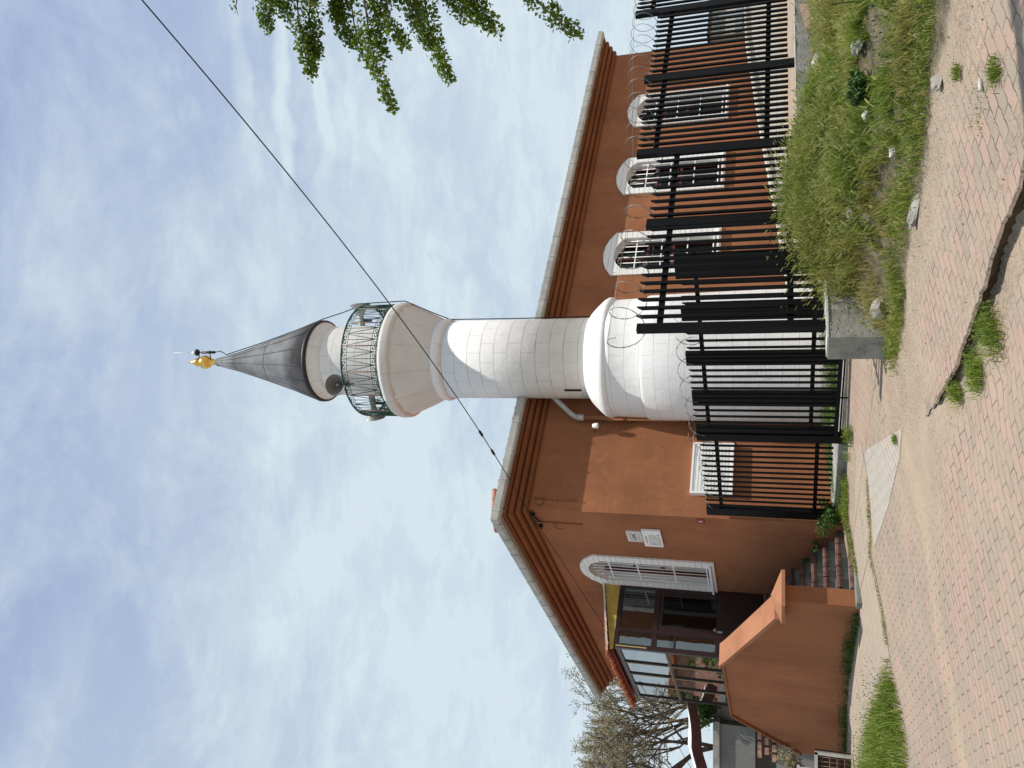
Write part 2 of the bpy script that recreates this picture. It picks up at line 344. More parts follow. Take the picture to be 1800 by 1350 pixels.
# ------------------------------------------------------------------ frames of reference
A = V((0.80696, 0.590606, 0)); B = V((-0.590606, 0.80696, 0)); Z = V((0, 0, 1))
P0 = V((-2.2427, 14.0, 0))
def W(s, t, z): return P0 + A * s + B * t + Z * z
F0 = V((0.61, 8.98, 0)); NF = -B                      # street fence: runs along A from F0
def FW(s, n, z): return F0 + A * s + NF * n + Z * z
Q0 = V((-2.052, 13.83, 0)); G = V((0.711, -0.703, 0)); GN = V((-0.703, -0.711, 0))
def GW(l, n, z): return Q0 + G * l + GN * n + Z * z

# ------------------------------------------------------------------ terrain
RIDGE = [(1.6, 4.2), (1.13, 4.83), (0.93, 5.15), (0.77, 5.5), (0.55, 5.78), (0.29, 6.25), (0.10, 6.6), (-0.08, 7.05), (-0.26, 7.55)]
def ridge_d(x, y):
    """signed distance to the broken paving edge (>0 = lower, camera side) and position 0..1 along it"""
    best = (9, 0, 0)
    n = len(RIDGE) - 1
    for i in range(n):
        ax, ay = RIDGE[i]; bx, by = RIDGE[i + 1]; dx, dy = bx - ax, by - ay; l2 = dx * dx + dy * dy
        t = max(0, min(1, ((x - ax) * dx + (y - ay) * dy) / l2)); px, py = ax + dx * t, ay + dy * t
        d = math.hypot(x - px, y - py)
        if d < best[0]:
            sg = (dx * (y - ay) - dy * (x - ax)); best = (d, 1 if sg > 0 else -1, (i + t) / n)
    return best[0] * best[1], best[2]
def bank(x, y):
    dx, dy = x - F0.x, y - F0.y; s = dx * A.x + dy * A.y; n = dx * NF.x + dy * NF.y
    if n < -0.3 or n > 6: return 0.0, s, n
    k = sstep(-0.55, 0.9, s) * (1 - 0.55 * sstep(0.8, 3.6, n)) * (1 - sstep(4.2, 5.6, n)) * (1 - sstep(7, 12, s)) * (1 - .85 * sstep(2.4, 3.9, s) * (1 - sstep(.3, 1.4, n)))
    lump = 0.09 * hsh(x, y, 1.1) + 0.05 * hsh(x + 9, y, 2.9)
    return k * (0.33 + lump), s, n
def h0(x, y):
    xx = max(-14, min(4.5, x)); yy = max(-12, min(24, y))
    z = 0.098 * xx + 0.062 * yy
    z -= 0.22 * sstep(-3.5, -9, xx) * sstep(13, 20, yy)
    if xx > 3: z -= 0.06 * (xx - 3)
    return z
def H(x, y, fine=True):
    z = h0(x, y); k, s, n = bank(x, y); z += k
    if fine and -8 < x < 6 and 2 < y < 16:
        z += (0.012 * hsh(x, y, 0.9) + 0.004 * hsh(x, y, 4.0)) * (1 - sstep(8.5, 9.5, y))
        if -1.2 < x < 2 and 3.5 < y < 8.2:
            d, t = ridge_d(x, y); amp = 0.095 * (1 - sstep(0.72, 1.0, t)) * (0.8 + 0.5 * hsh(x, y, 2.2)); wob = 0.035 * hsh(x, y, 5.0) + 0.02 * hsh(x, y, 13.0)
            if d > -0.3: z -= amp * sstep(-0.06, -0.012, d) * (1 - sstep(0.25, 1.1, d))
    return z
def lin(a, b, st):
    n = max(1, int(round((b - a) / st))); return [a + (b - a) * i / n for i in range(n)]
xs = [-400, -200, -100, -60, -40] + lin(-30, -14, 2) + lin(-14, -6, .5) + lin(-6, -2.5, .12) + lin(-2.5, 3.2, .045) + lin(3.2, 6, .14) + lin(6, 14, .7) + [14, 20, 30, 50, 100, 200, 400]
ys = [-400, -150, -60, -20] + lin(-10, 3, 1) + lin(3, 4.4, .2) + lin(4.4, 9.2, .045) + lin(9.2, 12.5, .09) + lin(12.5, 24, .35) + lin(24, 40, 2) + [40, 60, 100, 200, 400]
gv = [(x, y, H(x, y)) for y in ys for x in xs]; nx = len(xs)
gf = [(j * nx + i, j * nx + i + 1, (j + 1) * nx + i + 1, (j + 1) * nx + i) for j in range(len(ys) - 1) for i in range(nx - 1)]
gme = bpy.data.meshes.new('ground'); gme.from_pydata(gv, [], gf)
gme.polygons.foreach_set('use_smooth', [True] * len(gf))
sa = gme.attributes.new('sand', 'FLOAT', 'POINT'); so_ = gme.attributes.new('soil', 'FLOAT', 'POINT'); ta = gme.attributes.new('streak', 'FLOAT', 'POINT')
sv, ov, tv = [], [], []
STREAK = [(-0.6, 8.6), (-1.1, 8.2), (-1.7, 8.0), (-2.3, 7.9), (-2.9, 7.7), (-3.6, 7.4)]
def seg_d(x, y, P):
    best = 9
    for i in range(len(P) - 1):
        ax, ay = P[i]; bx, by = P[i + 1]; dx, dy = bx - ax, by - ay; t = max(0, min(1, ((x - ax) * dx + (y - ay) * dy) / (dx * dx + dy * dy)))
        best = min(best, math.hypot(x - ax - dx * t, y - ay - dy * t))
    return best
for (x, y, z) in gv:
    k, s, n = bank(x, y); sand = soil = st = 0
    if -7 < x < 7 and 3 < y < 14:
        d, t = ridge_d(x, y); nz = hsh(x, y, 1.3)
        foot = s + 0.42 + 0.25 * nz
        if -0.2 < n < 5: soil = sstep(-0.25, 0.25, foot)
        sand = (1 - sstep(0.0, 1.0, -foot)) * 0.95 if -0.6 < n < 6 else 0
        dr = d
        if 0 < dr < 0.7 and t < 0.98: sand = max(sand, (1 - sstep(0.15, 0.5 + 0.2 * nz, dr)))
        if -0.5 < dr <= 0: sand = max(sand, 0.8 * (1 - sstep(0.05, 0.5, -dr)))
        sand = max(sand, 0.9 * (1 - sstep(0.4, 1.4, math.hypot(x + 0.55, (y - 8.2) * .8))))
        sd = seg_d(x, y, STREAK); st = 1 - sstep(0.05, 0.42 + 0.15 * nz, sd)
    if y > 8.98 + (x - .61) * .73 + .1 and x > 0.2 or (y > 12.2 and x > -1.2): soil = max(soil, 0.0); sand = max(sand, 0.6)
    sv.append(sand); ov.append(soil); tv.append(st)
sa.data.foreach_set('value', sv); so_.data.foreach_set('value', ov); ta.data.foreach_set('value', tv)

def paver_mat(name, ang, reds, greys, joint=(0.07, 0.06, 0.045), bw=0.205, bh=0.105, attrs=True, sandbase=0.0):
    m, t, b = base_mat(name, 0.92, 0.12); p = pos(t)
    mp = t.nodes.new('ShaderNodeMapping'); t.links.new(p, mp.inputs[0]); mp.inputs[2].default_value = (0, 0, -ang)
    wb = t.nodes.new('ShaderNodeTexNoise'); t.links.new(p, wb.inputs[0]); wb.inputs['Scale'].default_value = 2.2; wb.inputs['Detail'].default_value = 3
    wv2 = t.nodes.new('ShaderNodeVectorMath'); wv2.operation = 'MULTIPLY_ADD'; t.links.new(wb.outputs['Color'], wv2.inputs[0]); wv2.inputs[1].default_value = (.06, .06, 0); t.links.new(mp.outputs[0], wv2.inputs[2])
    sp = t.nodes.new('ShaderNodeSeparateXYZ'); t.links.new(wv2.outputs[0], sp.inputs[0])
    zig = mth(t, 'MULTIPLY', mth(t, 'PINGPONG', sp.outputs[0], bw / 4), 0.20)
    cm = t.nodes.new('ShaderNodeCombineXYZ'); t.links.new(sp.outputs[0], cm.inputs[0]); t.links.new(mth(t, 'ADD', sp.outputs[1], zig), cm.inputs[1])
    br = t.nodes.new('ShaderNodeTexBrick'); t.links.new(cm.outputs[0], br.inputs[0]); br.inputs['Scale'].default_value = 1
    br.inputs['Brick Width'].default_value = bw; br.inputs['Row Height'].default_value = bh; br.inputs['Mortar Size'].default_value = 0.0055; br.inputs['Mortar Smooth'].default_value = 0.4; br.inputs['Bias'].default_value = 0.0
    br.inputs['Color1'].default_value = (0, 0, 0, 1); br.inputs['Color2'].default_value = (1, 1, 1, 1); br.inputs['Mortar'].default_value = (0.5, 0.5, 0.5, 1)
    rnd = br.outputs['Color']
    red = ramp(t, tnoise(t, p, 0.9, 3), [(0.35, 0.15), (0.65, 0.75)])
    selr = mth(t, 'GREATER_THAN', red, rnd)
    c = mix(t, selr, greys, reds); c = mix(t, mth(t, 'MULTIPLY', rnd, .30), c, tuple(x * .62 for x in greys))
    c = mix(t, mth(t, 'MULTIPLY', tnoise(t, p, 9, 5, .7), 0.6), c, tuple(min(1, x * 1.35) for x in greys))
    c = mix(t, ramp(t, tnoise(t, p, 60, 3, .7), [(0.56, 0), (0.72, 0.5)]), c, tuple(x * .5 for x in greys))
    c = mix(t, ramp(t, tnoise(t, p, 2.6, 6, .75), [(0.55, 0), (0.70, 0.35)]), c, tuple(x * .62 for x in greys))
    c = mix(t, ramp(t, tnoise(t, p, 17, 5, .8), [(0.64, 0), (0.70, 0.7)]), c, joint)
    jn = ramp(t, tnoise(t, p, 4.0, 5, .75), [(0.42, 0.0), (0.60, 1.0)])
    jf = mth(t, 'MULTIPLY', br.outputs['Fac'], jn)
    c = mix(t, mth(t, 'MULTIPLY', jf, 0.9), c, joint)
    dust = ramp(t, tnoise(t, p, 1.1, 6, .66), [(0.40, 0.0), (0.70, 0.6)])
    sandc = mix(t, tnoise(t, p, 12, 5, .7), (0.36, 0.275, 0.205), (0.44, 0.345, 0.255))
    c = mix(t, dust, c, sandc)
    h = mth(t, 'ADD', mth(t, 'MULTIPLY', br.outputs['Fac'], -1.3), mth(t, 'ADD', mth(t, 'MULTIPLY', tnoise(t, p, 35, 5, .7), 0.9), mth(t, 'MULTIPLY', rnd, 0.35)))
    if attrs:
        def at(nm):
            a_ = t.nodes.new('ShaderNodeAttribute'); a_.attribute_name = nm; return a_.outputs['Fac']
        rag = mth(t, 'MULTIPLY_ADD', tnoise(t, p, 5, 6, .7), 0.9, -0.45)
        sf = ramp(t, mth(t, 'ADD', at('sand'), rag), [(0.28, 0), (0.75, 0.93)])
        gravel = mix(t, ramp(t, tnoise(t, p, 45, 4, .75), [(0.42, 0), (0.62, 1)]), (0.42, 0.335, 0.25), (0.24, 0.185, 0.135))
        gravel = mix(t, ramp(t, tnoise(t, p, 1.6, 4), [(0.4, 0), (0.7, 0.7)]), gravel, (0.45, 0.365, 0.275))
        c = mix(t, sf, c, gravel)
        c = mix(t, ramp(t, mth(t, 'ADD', at('streak'), mth(t, 'MULTIPLY', rag, 0.7)), [(0.45, 0), (1.0, 0.26)]), c, (0.50, 0.385, 0.26))
        of = ramp(t, mth(t, 'ADD', at('soil'), rag), [(0.4, 0), (0.7, 1)])
        soilc = mix(t, ramp(t, tnoise(t, p, 7, 6, .7), [(0.35, 0), (0.65, 1)]), (0.10, 0.08, 0.05), (0.28, 0.24, 0.17))
        c = mix(t, of, c, soilc)
        h = mth(t, 'ADD', mth(t, 'MULTIPLY', h, mth(t, 'SUBTRACT', 1.0, mth(t, 'MULTIPLY', sf, 0.8))), mth(t, 'MULTIPLY', mth(t, 'ADD', sf, of), mth(t, 'MULTIPLY', tnoise(t, p, 50, 5, .8), 1.3)))
    t.links.new(c, b.inputs['Base Color']); bump(t, b, h, 0.9, 0.013)
    MATS[name] = m; return m
paver_mat('road_pavers', radians(30), (0.355, 0.24, 0.19), (0.29, 0.24, 0.19))
paver_mat('walk_pavers', radians(-12), (0.36, 0.285, 0.225), (0.335, 0.29, 0.235), attrs=False)
paver_mat('pale_pavers', radians(62), (0.345, 0.325, 0.285), (0.375, 0.355, 0.315), joint=(0.12, 0.105, 0.08), attrs=False)
gme.materials.append(MATS['road_pavers'])
ground = bpy.data.objects.new('ground', gme); COL.objects.link(ground); ground['kind'] = 'structure'

er = MB(); rows = []
rp = []
for i in range(len(RIDGE) - 1):
    for k in range(22): t_ = k / 22; rp.append((RIDGE[i][0] + (RIDGE[i + 1][0] - RIDGE[i][0]) * t_, RIDGE[i][1] + (RIDGE[i + 1][1] - RIDGE[i][1]) * t_))
for i, (x, y) in enumerate(rp):
    x2, y2 = rp[min(i + 3, len(rp) - 1)]; x1, y1 = rp[max(i - 3, 0)]; l_ = math.hypot(x2 - x1, y2 - y1); nx_, ny_ = -(y2 - y1) / l_, (x2 - x1) / l_
    if nx_ > 0: nx_, ny_ = -nx_, -ny_
    wb_ = .035 * hsh(x, y, 3.5) + .022 * hsh(x, y, 11) + .012 * hsh(x, y, 30); fade = 1 - sstep(.86, 1.0, i / len(rp))
    hu = H(x - nx_ * .10, y - ny_ * .10); hl = H(x + nx_ * .10, y + ny_ * .10)
    def q_(o_, z): return (x + nx_ * o_, y + ny_ * o_, z)
    er.v += [q_(-.16, H(x - nx_ * .16, y - ny_ * .16) - .004), q_(-.07, hu + .003), q_(.025 + wb_, hu - .001), q_(.032 + wb_, hu - .02 * fade), q_(.012 + wb_, hu - (.04 + .01 * hsh(x, y, 20)) * fade), q_(-.045, hl - .02)]
for i in range(len(rp) - 1):
    for j in range(5): er.f.append((6 * i + j, 6 * i + 6 + j, 6 * i + 7 + j, 6 * i + j + 1)); er.m.append(0 if j < 3 else 1); er.sm.append(False)
plain('dark_soil', (0.085, 0.065, 0.045), 1.0, .05, 0, .4, 14, .8, 40)
eo = er.build('road_edge', ['road_pavers', 'dark_soil'], fixn=False); eo['kind'] = 'structure'
def loft(name, la, lb, mat, n=8, sub=6, lift=0.004, kind='structure'):
    def dens(l):
        o = []
        for i in range(len(l) - 1):
            for k in range(sub): t = k / sub; o.append((l[i][0] + (l[i + 1][0] - l[i][0]) * t, l[i][1] + (l[i + 1][1] - l[i][1]) * t))
        return o + [l[-1]]
    la, lb = dens(la), dens(lb); m = MB(); vs = []
    for p, q in zip(la, lb):
        for k in range(n + 1):
            t = k / n; x, y = p[0] + (q[0] - p[0]) * t, p[1] + (q[1] - p[1]) * t; vs.append((x, y, H(x, y) + lift))
    m.add(vs, [(i * (n + 1) + k, i * (n + 1) + k + 1, (i + 1) * (n + 1) + k + 1, (i + 1) * (n + 1) + k) for i in range(len(la) - 1) for k in range(n)], 0, True)
    # outer skirt so the sheet reads as a solid layer
    o = m.build(name, mat); o['kind'] = kind; return o
foot = lambda s, t: (W(s, t, 0).x, W(s, t, 0).y)
loft('pavement', [foot(-1.35, -0.45), foot(-1.4, 1.5), foot(-1.4, 3.5), foot(-1.4, 5.5), foot(-1.4, 7.5), foot(-1.4, 9.5), foot(-1.4, 14)],
     [(-2.15, 11.45), (-2.75, 10.95), (-3.4, 10.75), (-4.0, 11.3), (-5.2, 12.9), (-6.8, 14.6), (-10, 18.5)], 'walk_pavers', 14, 8)
loft('pavement', [(-0.9, 11.75), (-1.2, 12.0), (-1.75, 12.55), (-2.6, 13.15), foot(-1.3, -0.45)], [(-0.75, 11.25), (-1.1, 11.05), (-1.6, 11.1), (-1.95, 11.3), (-2.15, 11.45)], 'walk_pavers', 8, 6)
loft('pale_paving', [(-0.85, 11.1), (-1.2, 11.0), (-1.65, 11.05), (-2.05, 11.15)], [(-0.42, 8.6), (-0.75, 8.9), (-1.35, 9.8), (-2.0, 11.0)], 'pale_pavers', 16, 8)
# ------------------------------------------------------------------ mosque
SW, SL = 14.0, 9.6           # side wall length (along A), entrance wall length (along B)
mosque = thing('mosque', 'terracotta rendered mosque with stepped eaves, grey gutter and white trimmed arched windows', 'mosque', W(0, 0, 0.5))
WZT = 5.96
def arch(c0, c1, z0, zs, zc, fr, n=6):
    """outline of a window: c0..c1 horizontal, z0 sill, zs springing, zc crown; fr(c,z)->point"""
    pts = [fr(c0, z0), fr(c1, z0), fr(c1, zs)]
    mid = (c0 + c1) / 2; hw = (c1 - c0) / 2
    for i in range(1, n): 
        u_ = 1 - 2 * i / n; rs_ = zc - zs; R_ = (hw * hw + rs_ * rs_) / (2 * rs_); pts.append(fr(mid + hw * u_, zc - R_ + sqrt(max(0, R_ * R_ - hw * hw * u_ * u_))))
    pts.append(fr(c0, zs)); return pts
side_fr = lambda off: (lambda c, z: W(c, -off, z))
gab_fr = lambda off: (lambda c, z: W(-off, c, z))
SWIN = [(11.37, 1), (8.87, 1), (6.30, 1)]
IW, OW = 0.46, 0.645
GWn = (2.44, 0.455, 0.68)
wall = MB()
zb = 0.35
def holed(fr, c0, c1, wins, iz0, izs, izc, hw):
    holes = [arch(c - hw, c + hw, iz0, izs, izc, fr) for c in wins]
    wall.poly([fr(c0, zb), fr(c1, zb), fr(c1, WZT + .05), fr(c0, WZT + .05)], holes)
    return holes
hs = holed(side_fr(0), 0, SW, [c for c, _ in SWIN], 2.87, 4.87, 5.07, IW)
hg = holed(gab_fr(0), 0, SL, [GWn[0]], 2.86, 4.93, 5.24, GWn[1])
for hlist, dv in ((hs, B), (hg, A)):
    for hl in hlist:
        o = len(wall.v); n = len(hl); wall.v += [tuple(p) for p in hl] + [tuple(p + dv * 0.28) for p in hl]
        for i in range(n): j = (i + 1) % n; wall.f.append((o + i, o + j, o + n + j, o + n + i)); wall.m.append(1); wall.sm.append(False)
wall.poly([W(SW, 0, zb), W(SW, SL, zb), W(SW, SL, WZT + .05), W(SW, 0, WZT + .05)]); wall.poly([W(0, SL, zb), W(SW, SL, zb), W(SW, SL, WZT + .05), W(0, SL, WZT + .05)])
wob = wall.build('wall', ['terracotta', 'white_trim'], mosque, fixn=False)
# stepped eaves swept round the four sides
def sweep(m, prof, closed_prof=False, mi=0):
    rings = []
    for (o_, z) in prof:
        rings.append([W(-o_, -o_, z), W(SW + o_, -o_, z), W(SW + o_, SL + o_, z), W(-o_, SL + o_, z)])
    o = len(m.v)
    for r in rings: m.v += [tuple(p) for p in r]
    k = len(prof)
    for i in range(k if closed_prof else k - 1):
        i2 = (i + 1) % k
        for j in range(4): m.f.append((o + i * 4 + j, o + i * 4 + (j + 1) % 4, o + i2 * 4 + (j + 1) % 4, o + i2 * 4 + j)); m.m.append(mi); m.sm.append(False)
cor = MB()
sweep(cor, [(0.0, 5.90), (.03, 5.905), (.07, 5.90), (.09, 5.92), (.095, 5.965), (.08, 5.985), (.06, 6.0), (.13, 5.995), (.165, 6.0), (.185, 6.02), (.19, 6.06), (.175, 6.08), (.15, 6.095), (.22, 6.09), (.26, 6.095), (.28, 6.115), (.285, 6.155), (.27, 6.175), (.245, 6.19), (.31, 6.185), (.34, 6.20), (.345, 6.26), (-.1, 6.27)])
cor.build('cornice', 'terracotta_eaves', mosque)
gut = MB(); sweep(gut, [(.338, 6.235), (.455, 6.225), (.49, 6.26), (.50, 6.375), (.475, 6.38), (.465, 6.29), (.338, 6.29)], True)
def strap(c, along, out_):
    for k in (-1, 1):
        gut.obox(c + along * 0.012 * k, along * .006, out_ * .004, Z * .072)
rg = random.Random(3)
for k in range(24):
    s_ = -0.3 + k * 0.615; gut.obox(W(s_, -.498, 6.312), A * .012, B * .006, Z * .072); gut.obox(W(s_, -.41, 6.226), A * .012, B * .065, Z * .006); gut.tube([W(s_ + .02, -.475, 6.25), W(s_ + .03, -.40, 6.195), W(s_ + .03, -.34, 6.20)], .006, 4)
for k in range(17):
    t_ = -0.3 + k * 0.615; gut.obox(W(-.498, t_, 6.312), B * .012, A * .006, Z * .072); gut.obox(W(-.41, t_, 6.226), B * .012, A * .065, Z * .006)
gut.build('gutter', 'gutter', mosque)
rf = MB(); zr = 6.36; RZ = zr + (SL / 2 + .42) * math.tan(radians(11.5))
e = [W(-.42, -.42, zr), W(SW + .42, -.42, zr), W(SW + .42, SL + .42, zr), W(-.42, SL + .42, zr)]; r0, r1 = W(SL / 2, SL / 2, RZ), W(SW - SL / 2, SL / 2, RZ)
rf.add(e + [r0, r1], [(0, 1, 5, 4), (1, 2, 5), (2, 3, 4, 5), (3, 0, 4)])
roof = rf.build('roof', 'roof_tile', mosque)
tl = MB()
def barrel(p, q, r, m, mi=0):
    m.tube([p, q], [r * rg.uniform(.9, 1.08), r * .9], 8, mi)
slope = math.tan(radians(11.5))
for k in range(66):
    s_ = -.38 + k * .225 + rg.uniform(-.012, .012); o_ = rg.uniform(.44, .485)
    barrel(W(s_, -o_ + .02, zr - .012), W(s_, .15, zr - .01 + .57 * slope), .055, tl)
for k in range(46):
    t_ = -.38 + k * .225 + rg.uniform(-.012, .012); o_ = rg.uniform(.44, .485)
    barrel(W(-o_ + .02, t_, zr - .012), W(.15, t_, zr - .01 + .57 * slope), .055, tl)
for (c, d_) in ((e[0], r0), (e[1], r1), (e[3], r0)):
    for k in range(15):
        a_ = c.lerp(d_, k / 15); b_ = c.lerp(d_, (k + 1.12) / 15); barrel(a_ - Z * .03, b_ - Z * .02, .07, tl) if k else None
tl.build('ridge_tiles', 'roof_tile_pale', roof)

def spear(m, p, r):
    m.tube([p, p + Z * .03, p + Z * .1], [r * .7, r * 1.9, r * .1], 5)
def window(wid, fr, hw, ohw, z0, zs, zc, oz0, ozs, ozc, c, out_v, nb, rails, kind):
    """out_v = outward unit vector"""
    wd = MB(); o_ = arch(c - ohw, c + ohw, oz0, ozs, ozc, fr); i_ = arch(c - hw, c + hw, z0, zs, zc, fr)
    out_v = V(out_v); f1 = [p + out_v * .035 for p in o_]; f2 = [p + out_v * .035 for p in i_]
    wd.poly(f1, [f2]); n = len(o_)
    for l1, l2 in ((o_, f1), (i_, f2)):
        s0 = len(wd.v); wd.v += [tuple(p - out_v * .01) for p in l1] + [tuple(p) for p in l2]
        for i in range(n): j = (i + 1) % n; wd.f.append((s0 + i, s0 + j, s0 + n + j, s0 + n + i)); wd.m.append(0); wd.sm.append(False)
    fo = wd.build('window', 'trim_blocks', mosque)
    cc = lambda c_, z_, d_: fr(c_, z_) + out_v * d_
    sl_ = MB(); sl_.obox(cc(c, z0 - .012, .02), (fr(1, 0) - fr(0, 0)) * (ohw - .05), out_v * .075, Z * .02); sl_.build('sill', 'white_metal', fo)
    # joinery behind the grille
    jn = MB(); hx = (fr(1, 0) - fr(0, 0))
    for c_ in (c - hw + .035, c, c + hw - .035): jn.obox(cc(c_, (z0 + zc) / 2, -.2), hx * .026, out_v * .03, Z * (zc - z0) / 2)
    for z_ in (z0 + .04, z0 + .95, z0 + 1.5): jn.obox(cc(c, z_, -.2), hx * hw, out_v * .028, Z * .03)
    jn.build('frame', kind, fo)
    pn = MB(); pn.poly([p - out_v * .215 for p in i_]); pn.build('pane', 'dark_glass', fo)
    bk = MB(); bk.poly([p - out_v * .9 for p in arch(c - hw - .3, c + hw + .3, z0 - .3, zs + .2, zc + .3, fr)])
    bk.obox(cc(c - hw * .62, (z0 + zc) / 2, -.32), hx * hw * .12, out_v * .01, Z * (zc - z0) * .40, 1)
    bk.build('curtain', ['dark_room', 'curtain'], fo)
    gr = MB(); gz0 = z0 + .07
    for k in range(nb):
        c_ = c - hw + .05 + (2 * hw - .10) * k / (nb - 1); u_ = (c_ - c) / hw
        top = zs + (zc - zs) * (1 - u_ * u_) - .16
        gr.tube([cc(c_, gz0, -.03), cc(c_, top, -.03)], .0085, 6); spear(gr, cc(c_, top, -.03), .0085)
    for z_ in rails: gr.obox(cc(c, z_, -.03), hx * (hw - .01), out_v * .004, Z * .012)
    gr.build('grille', 'white_metal', fo)
    return fo
for i, (c, _) in enumerate(SWIN):
    wo = window(i, side_fr(0), IW, OW, 2.87, 4.87, 5.07, 2.80, 5.08, 5.31, c, -B, 6, (2.96, 3.5, 4.05, 4.6), 'red_wood')
window(3, gab_fr(0), GWn[1], GWn[2], 2.86, 4.93, 5.24, 2.77, 5.06, 5.41, GWn[0], -A, 7, (2.93, 3.55, 4.25, 4.8), 'red_wood')
# down pipe: grey offset from the gutter, then painted with the wall
dp = MB(); dp.tube([W(2.62, -.40, 6.24), W(2.60, -.40, 6.10), W(2.42, -.36, 5.90), W(2.30, -.30, 5.78), W(1.98, -.14, 5.38), W(1.93, -.1, 5.28), W(1.92, -.1, 5.18)], .052, 10)
dp.tube([W(1.925, -.1, 5.27), W(1.92, -.1, 5.12)], .062, 10); dp.tube([W(2.34, -.31, 5.80), W(2.26, -.28, 5.72)], .06, 10)
dpo = dp.build('downpipe', 'gutter', mosque)
dq = MB(); dq.tube([W(1.92, -.1, 5.16), W(1.92, -.1, 0.78)], .05, 10)
for z_ in (4.3, 3.3, 2.3, 1.4): dq.tube([W(1.92, -.1, z_), W(1.92, -.1, z_ + .07)], .06, 10); dq.obox(W(1.92, -.04, z_ - .05), A * .065, B * .05, Z * .012)
dq.build('painted_pipe', 'terracotta', dpo)
cd = MB()
cd.tube([W(.215, -.02, 5.83), W(.21, -.02, 5.02)], .011, 5); cd.obox(W(.21, -.025, 5.42), A * .02, B * .02, Z * .025); cd.obox(W(.14, -.02, 5.70), A * .04, B * .015, Z * .055)
cd.tube([W(-.02, .45, 5.9), W(-.02, .48, 4.99)], .012, 5); cd.tube([W(-.02, .47, 5.55), W(-.09, .56, 5.47), W(-.09, .56, 5.36)], .016, 5); cd.obox(W(-.02, .475, 5.5), A * .02, B * .022, Z * .04)
cd.build('conduit', 'terracotta', mosque)
pb = MB()   # low painted base band of the corner
pb.obox(W(-.0, .02, .8), A * .02, B * .05, Z * .3)
# ------------------------------------------------------------------ minaret
mn = thing('minaret', 'white stone minaret with grey lead cone, green iron balcony railing and gold finial', 'minaret', (MX, MY, 0.8))
c0 = (MX, MY, 0)
m = MB(); m.lathe(c0, [(1.20, .6), (1.19, 1.0), (1.165, 2.4), (1.155, 3.2), (1.145, 3.86), (1.125, 3.90), (1.105, 3.93), (1.09, 4.45), (1.095, 4.55)], 64, jit=lambda t, z: .008 * sin(3 * t + z)); m.build('base', 'base_white', mn)
m = MB(); m.lathe(c0, [(1.09, 4.52), (1.115, 4.55), (1.12, 4.62), (1.07, 4.70), (.98, 4.80), (.86, 4.92), (.775, 4.98), (.76, 4.985)], 64, jit=lambda t, z: .014 * sin(2 * t + 1) + .01 * hsh(cos(t), sin(t) + z, 3)); m.build('collar', 'white_trim', mn)
m = MB(); m.lathe(c0, [(.762, 4.95), (.765, 6.5), (.768, 7.85)], 64); sh = m.build('shaft', 'shaft_white', mn)
m = MB(); fr_ = V((sin(radians(-12)), -cos(radians(-12)), 0)); sx_ = V((-fr_.y, fr_.x, 0)); cc_ = V((MX, MY, 5.24)) + fr_ * .752
cc_ = V((MX, MY, 5.24)) + V((-.60, -.47, 0)).normalized() * .757; nn_ = V((-.60, -.47, 0)).normalized(); ss_ = V((-nn_.y, nn_.x, 0))
m.obox(cc_, nn_ * .012, ss_ * .028, Z * .16); m.build('slit_window', 'dark_room', sh)
m = MB(); m.lathe(c0, [(.768, 7.80), (.80, 7.82), (.825, 7.88), (.81, 7.95), (.80, 7.98)], 64); m.build('neck_ring', 'shaft_white', mn)
m = MB(); m.lathe(c0, [(.795, 7.96), (.90, 8.18), (1.02, 8.46), (1.10, 8.66), (1.115, 8.72)], 16, smooth=False); m.build('corbel', 'corbel_grey', mn)
m = MB(); m.lathe(c0, [(1.10, 8.70), (1.14, 8.71), (1.165, 8.75), (1.16, 8.80), (1.175, 8.84), (1.17, 8.90), (1.12, 8.91)], 64, jit=lambda t, z: .006 * sin(7 * t)); m.build('balcony_floor', 'corbel_grey', mn)
m = MB(); m.lathe(c0, [(.712, 8.9), (.715, 10.50)], 64, capend=False); m.lathe(c0, [(.715, 10.48), (.735, 10.52), (.74, 10.58), (.79, 10.66), (.82, 10.70)], 64); m.build('drum', 'shaft_white', mn)
m = MB(); m.lathe(c0, [(.81, 10.69), (.855, 10.70), (.86, 10.77), (.82, 10.80)], 64); m.build('cone_rim', 'lead_dark', mn)
m = MB(); m.lathe(c0, [(.83, 10.785), (.62, 11.42), (.42, 12.08), (.20, 12.86), (.07, 13.46)], 60, smooth=True)
for k in range(14):
    t = 2 * pi * k / 14 + .1; pp = [V((MX + cos(t) * r, MY + sin(t) * r, z)) for r, z in ((.835, 10.80), (.625, 11.42), (.425, 12.08), (.205, 12.86), (.075, 13.46))]
    m.tube(pp, [.018, .016, .014, .012, .01], 5)
for z, r in ((11.95, .462), (12.9, .192), (13.25, .115)):
    m.tube([(MX + cos(t) * r, MY + sin(t) * r, z) for t in [2 * pi * k / 40 for k in range(40)]], .006, 4, closed=True)
m.build('cone_roof', 'lead', mn)
m = MB(); m.lathe(c0, [(.075, 13.42), (.05, 13.47), (.055, 13.52), (.075, 13.56), (.05, 13.60), (.09, 13.63), (.14, 13.69), (.155, 13.76), (.14, 13.83), (.08, 13.89), (.04, 13.91), (.09, 13.94), (.10, 13.98), (.075, 14.03), (.03, 14.12), (.002, 14.26)], 28); m.build('finial', 'gold', mn)
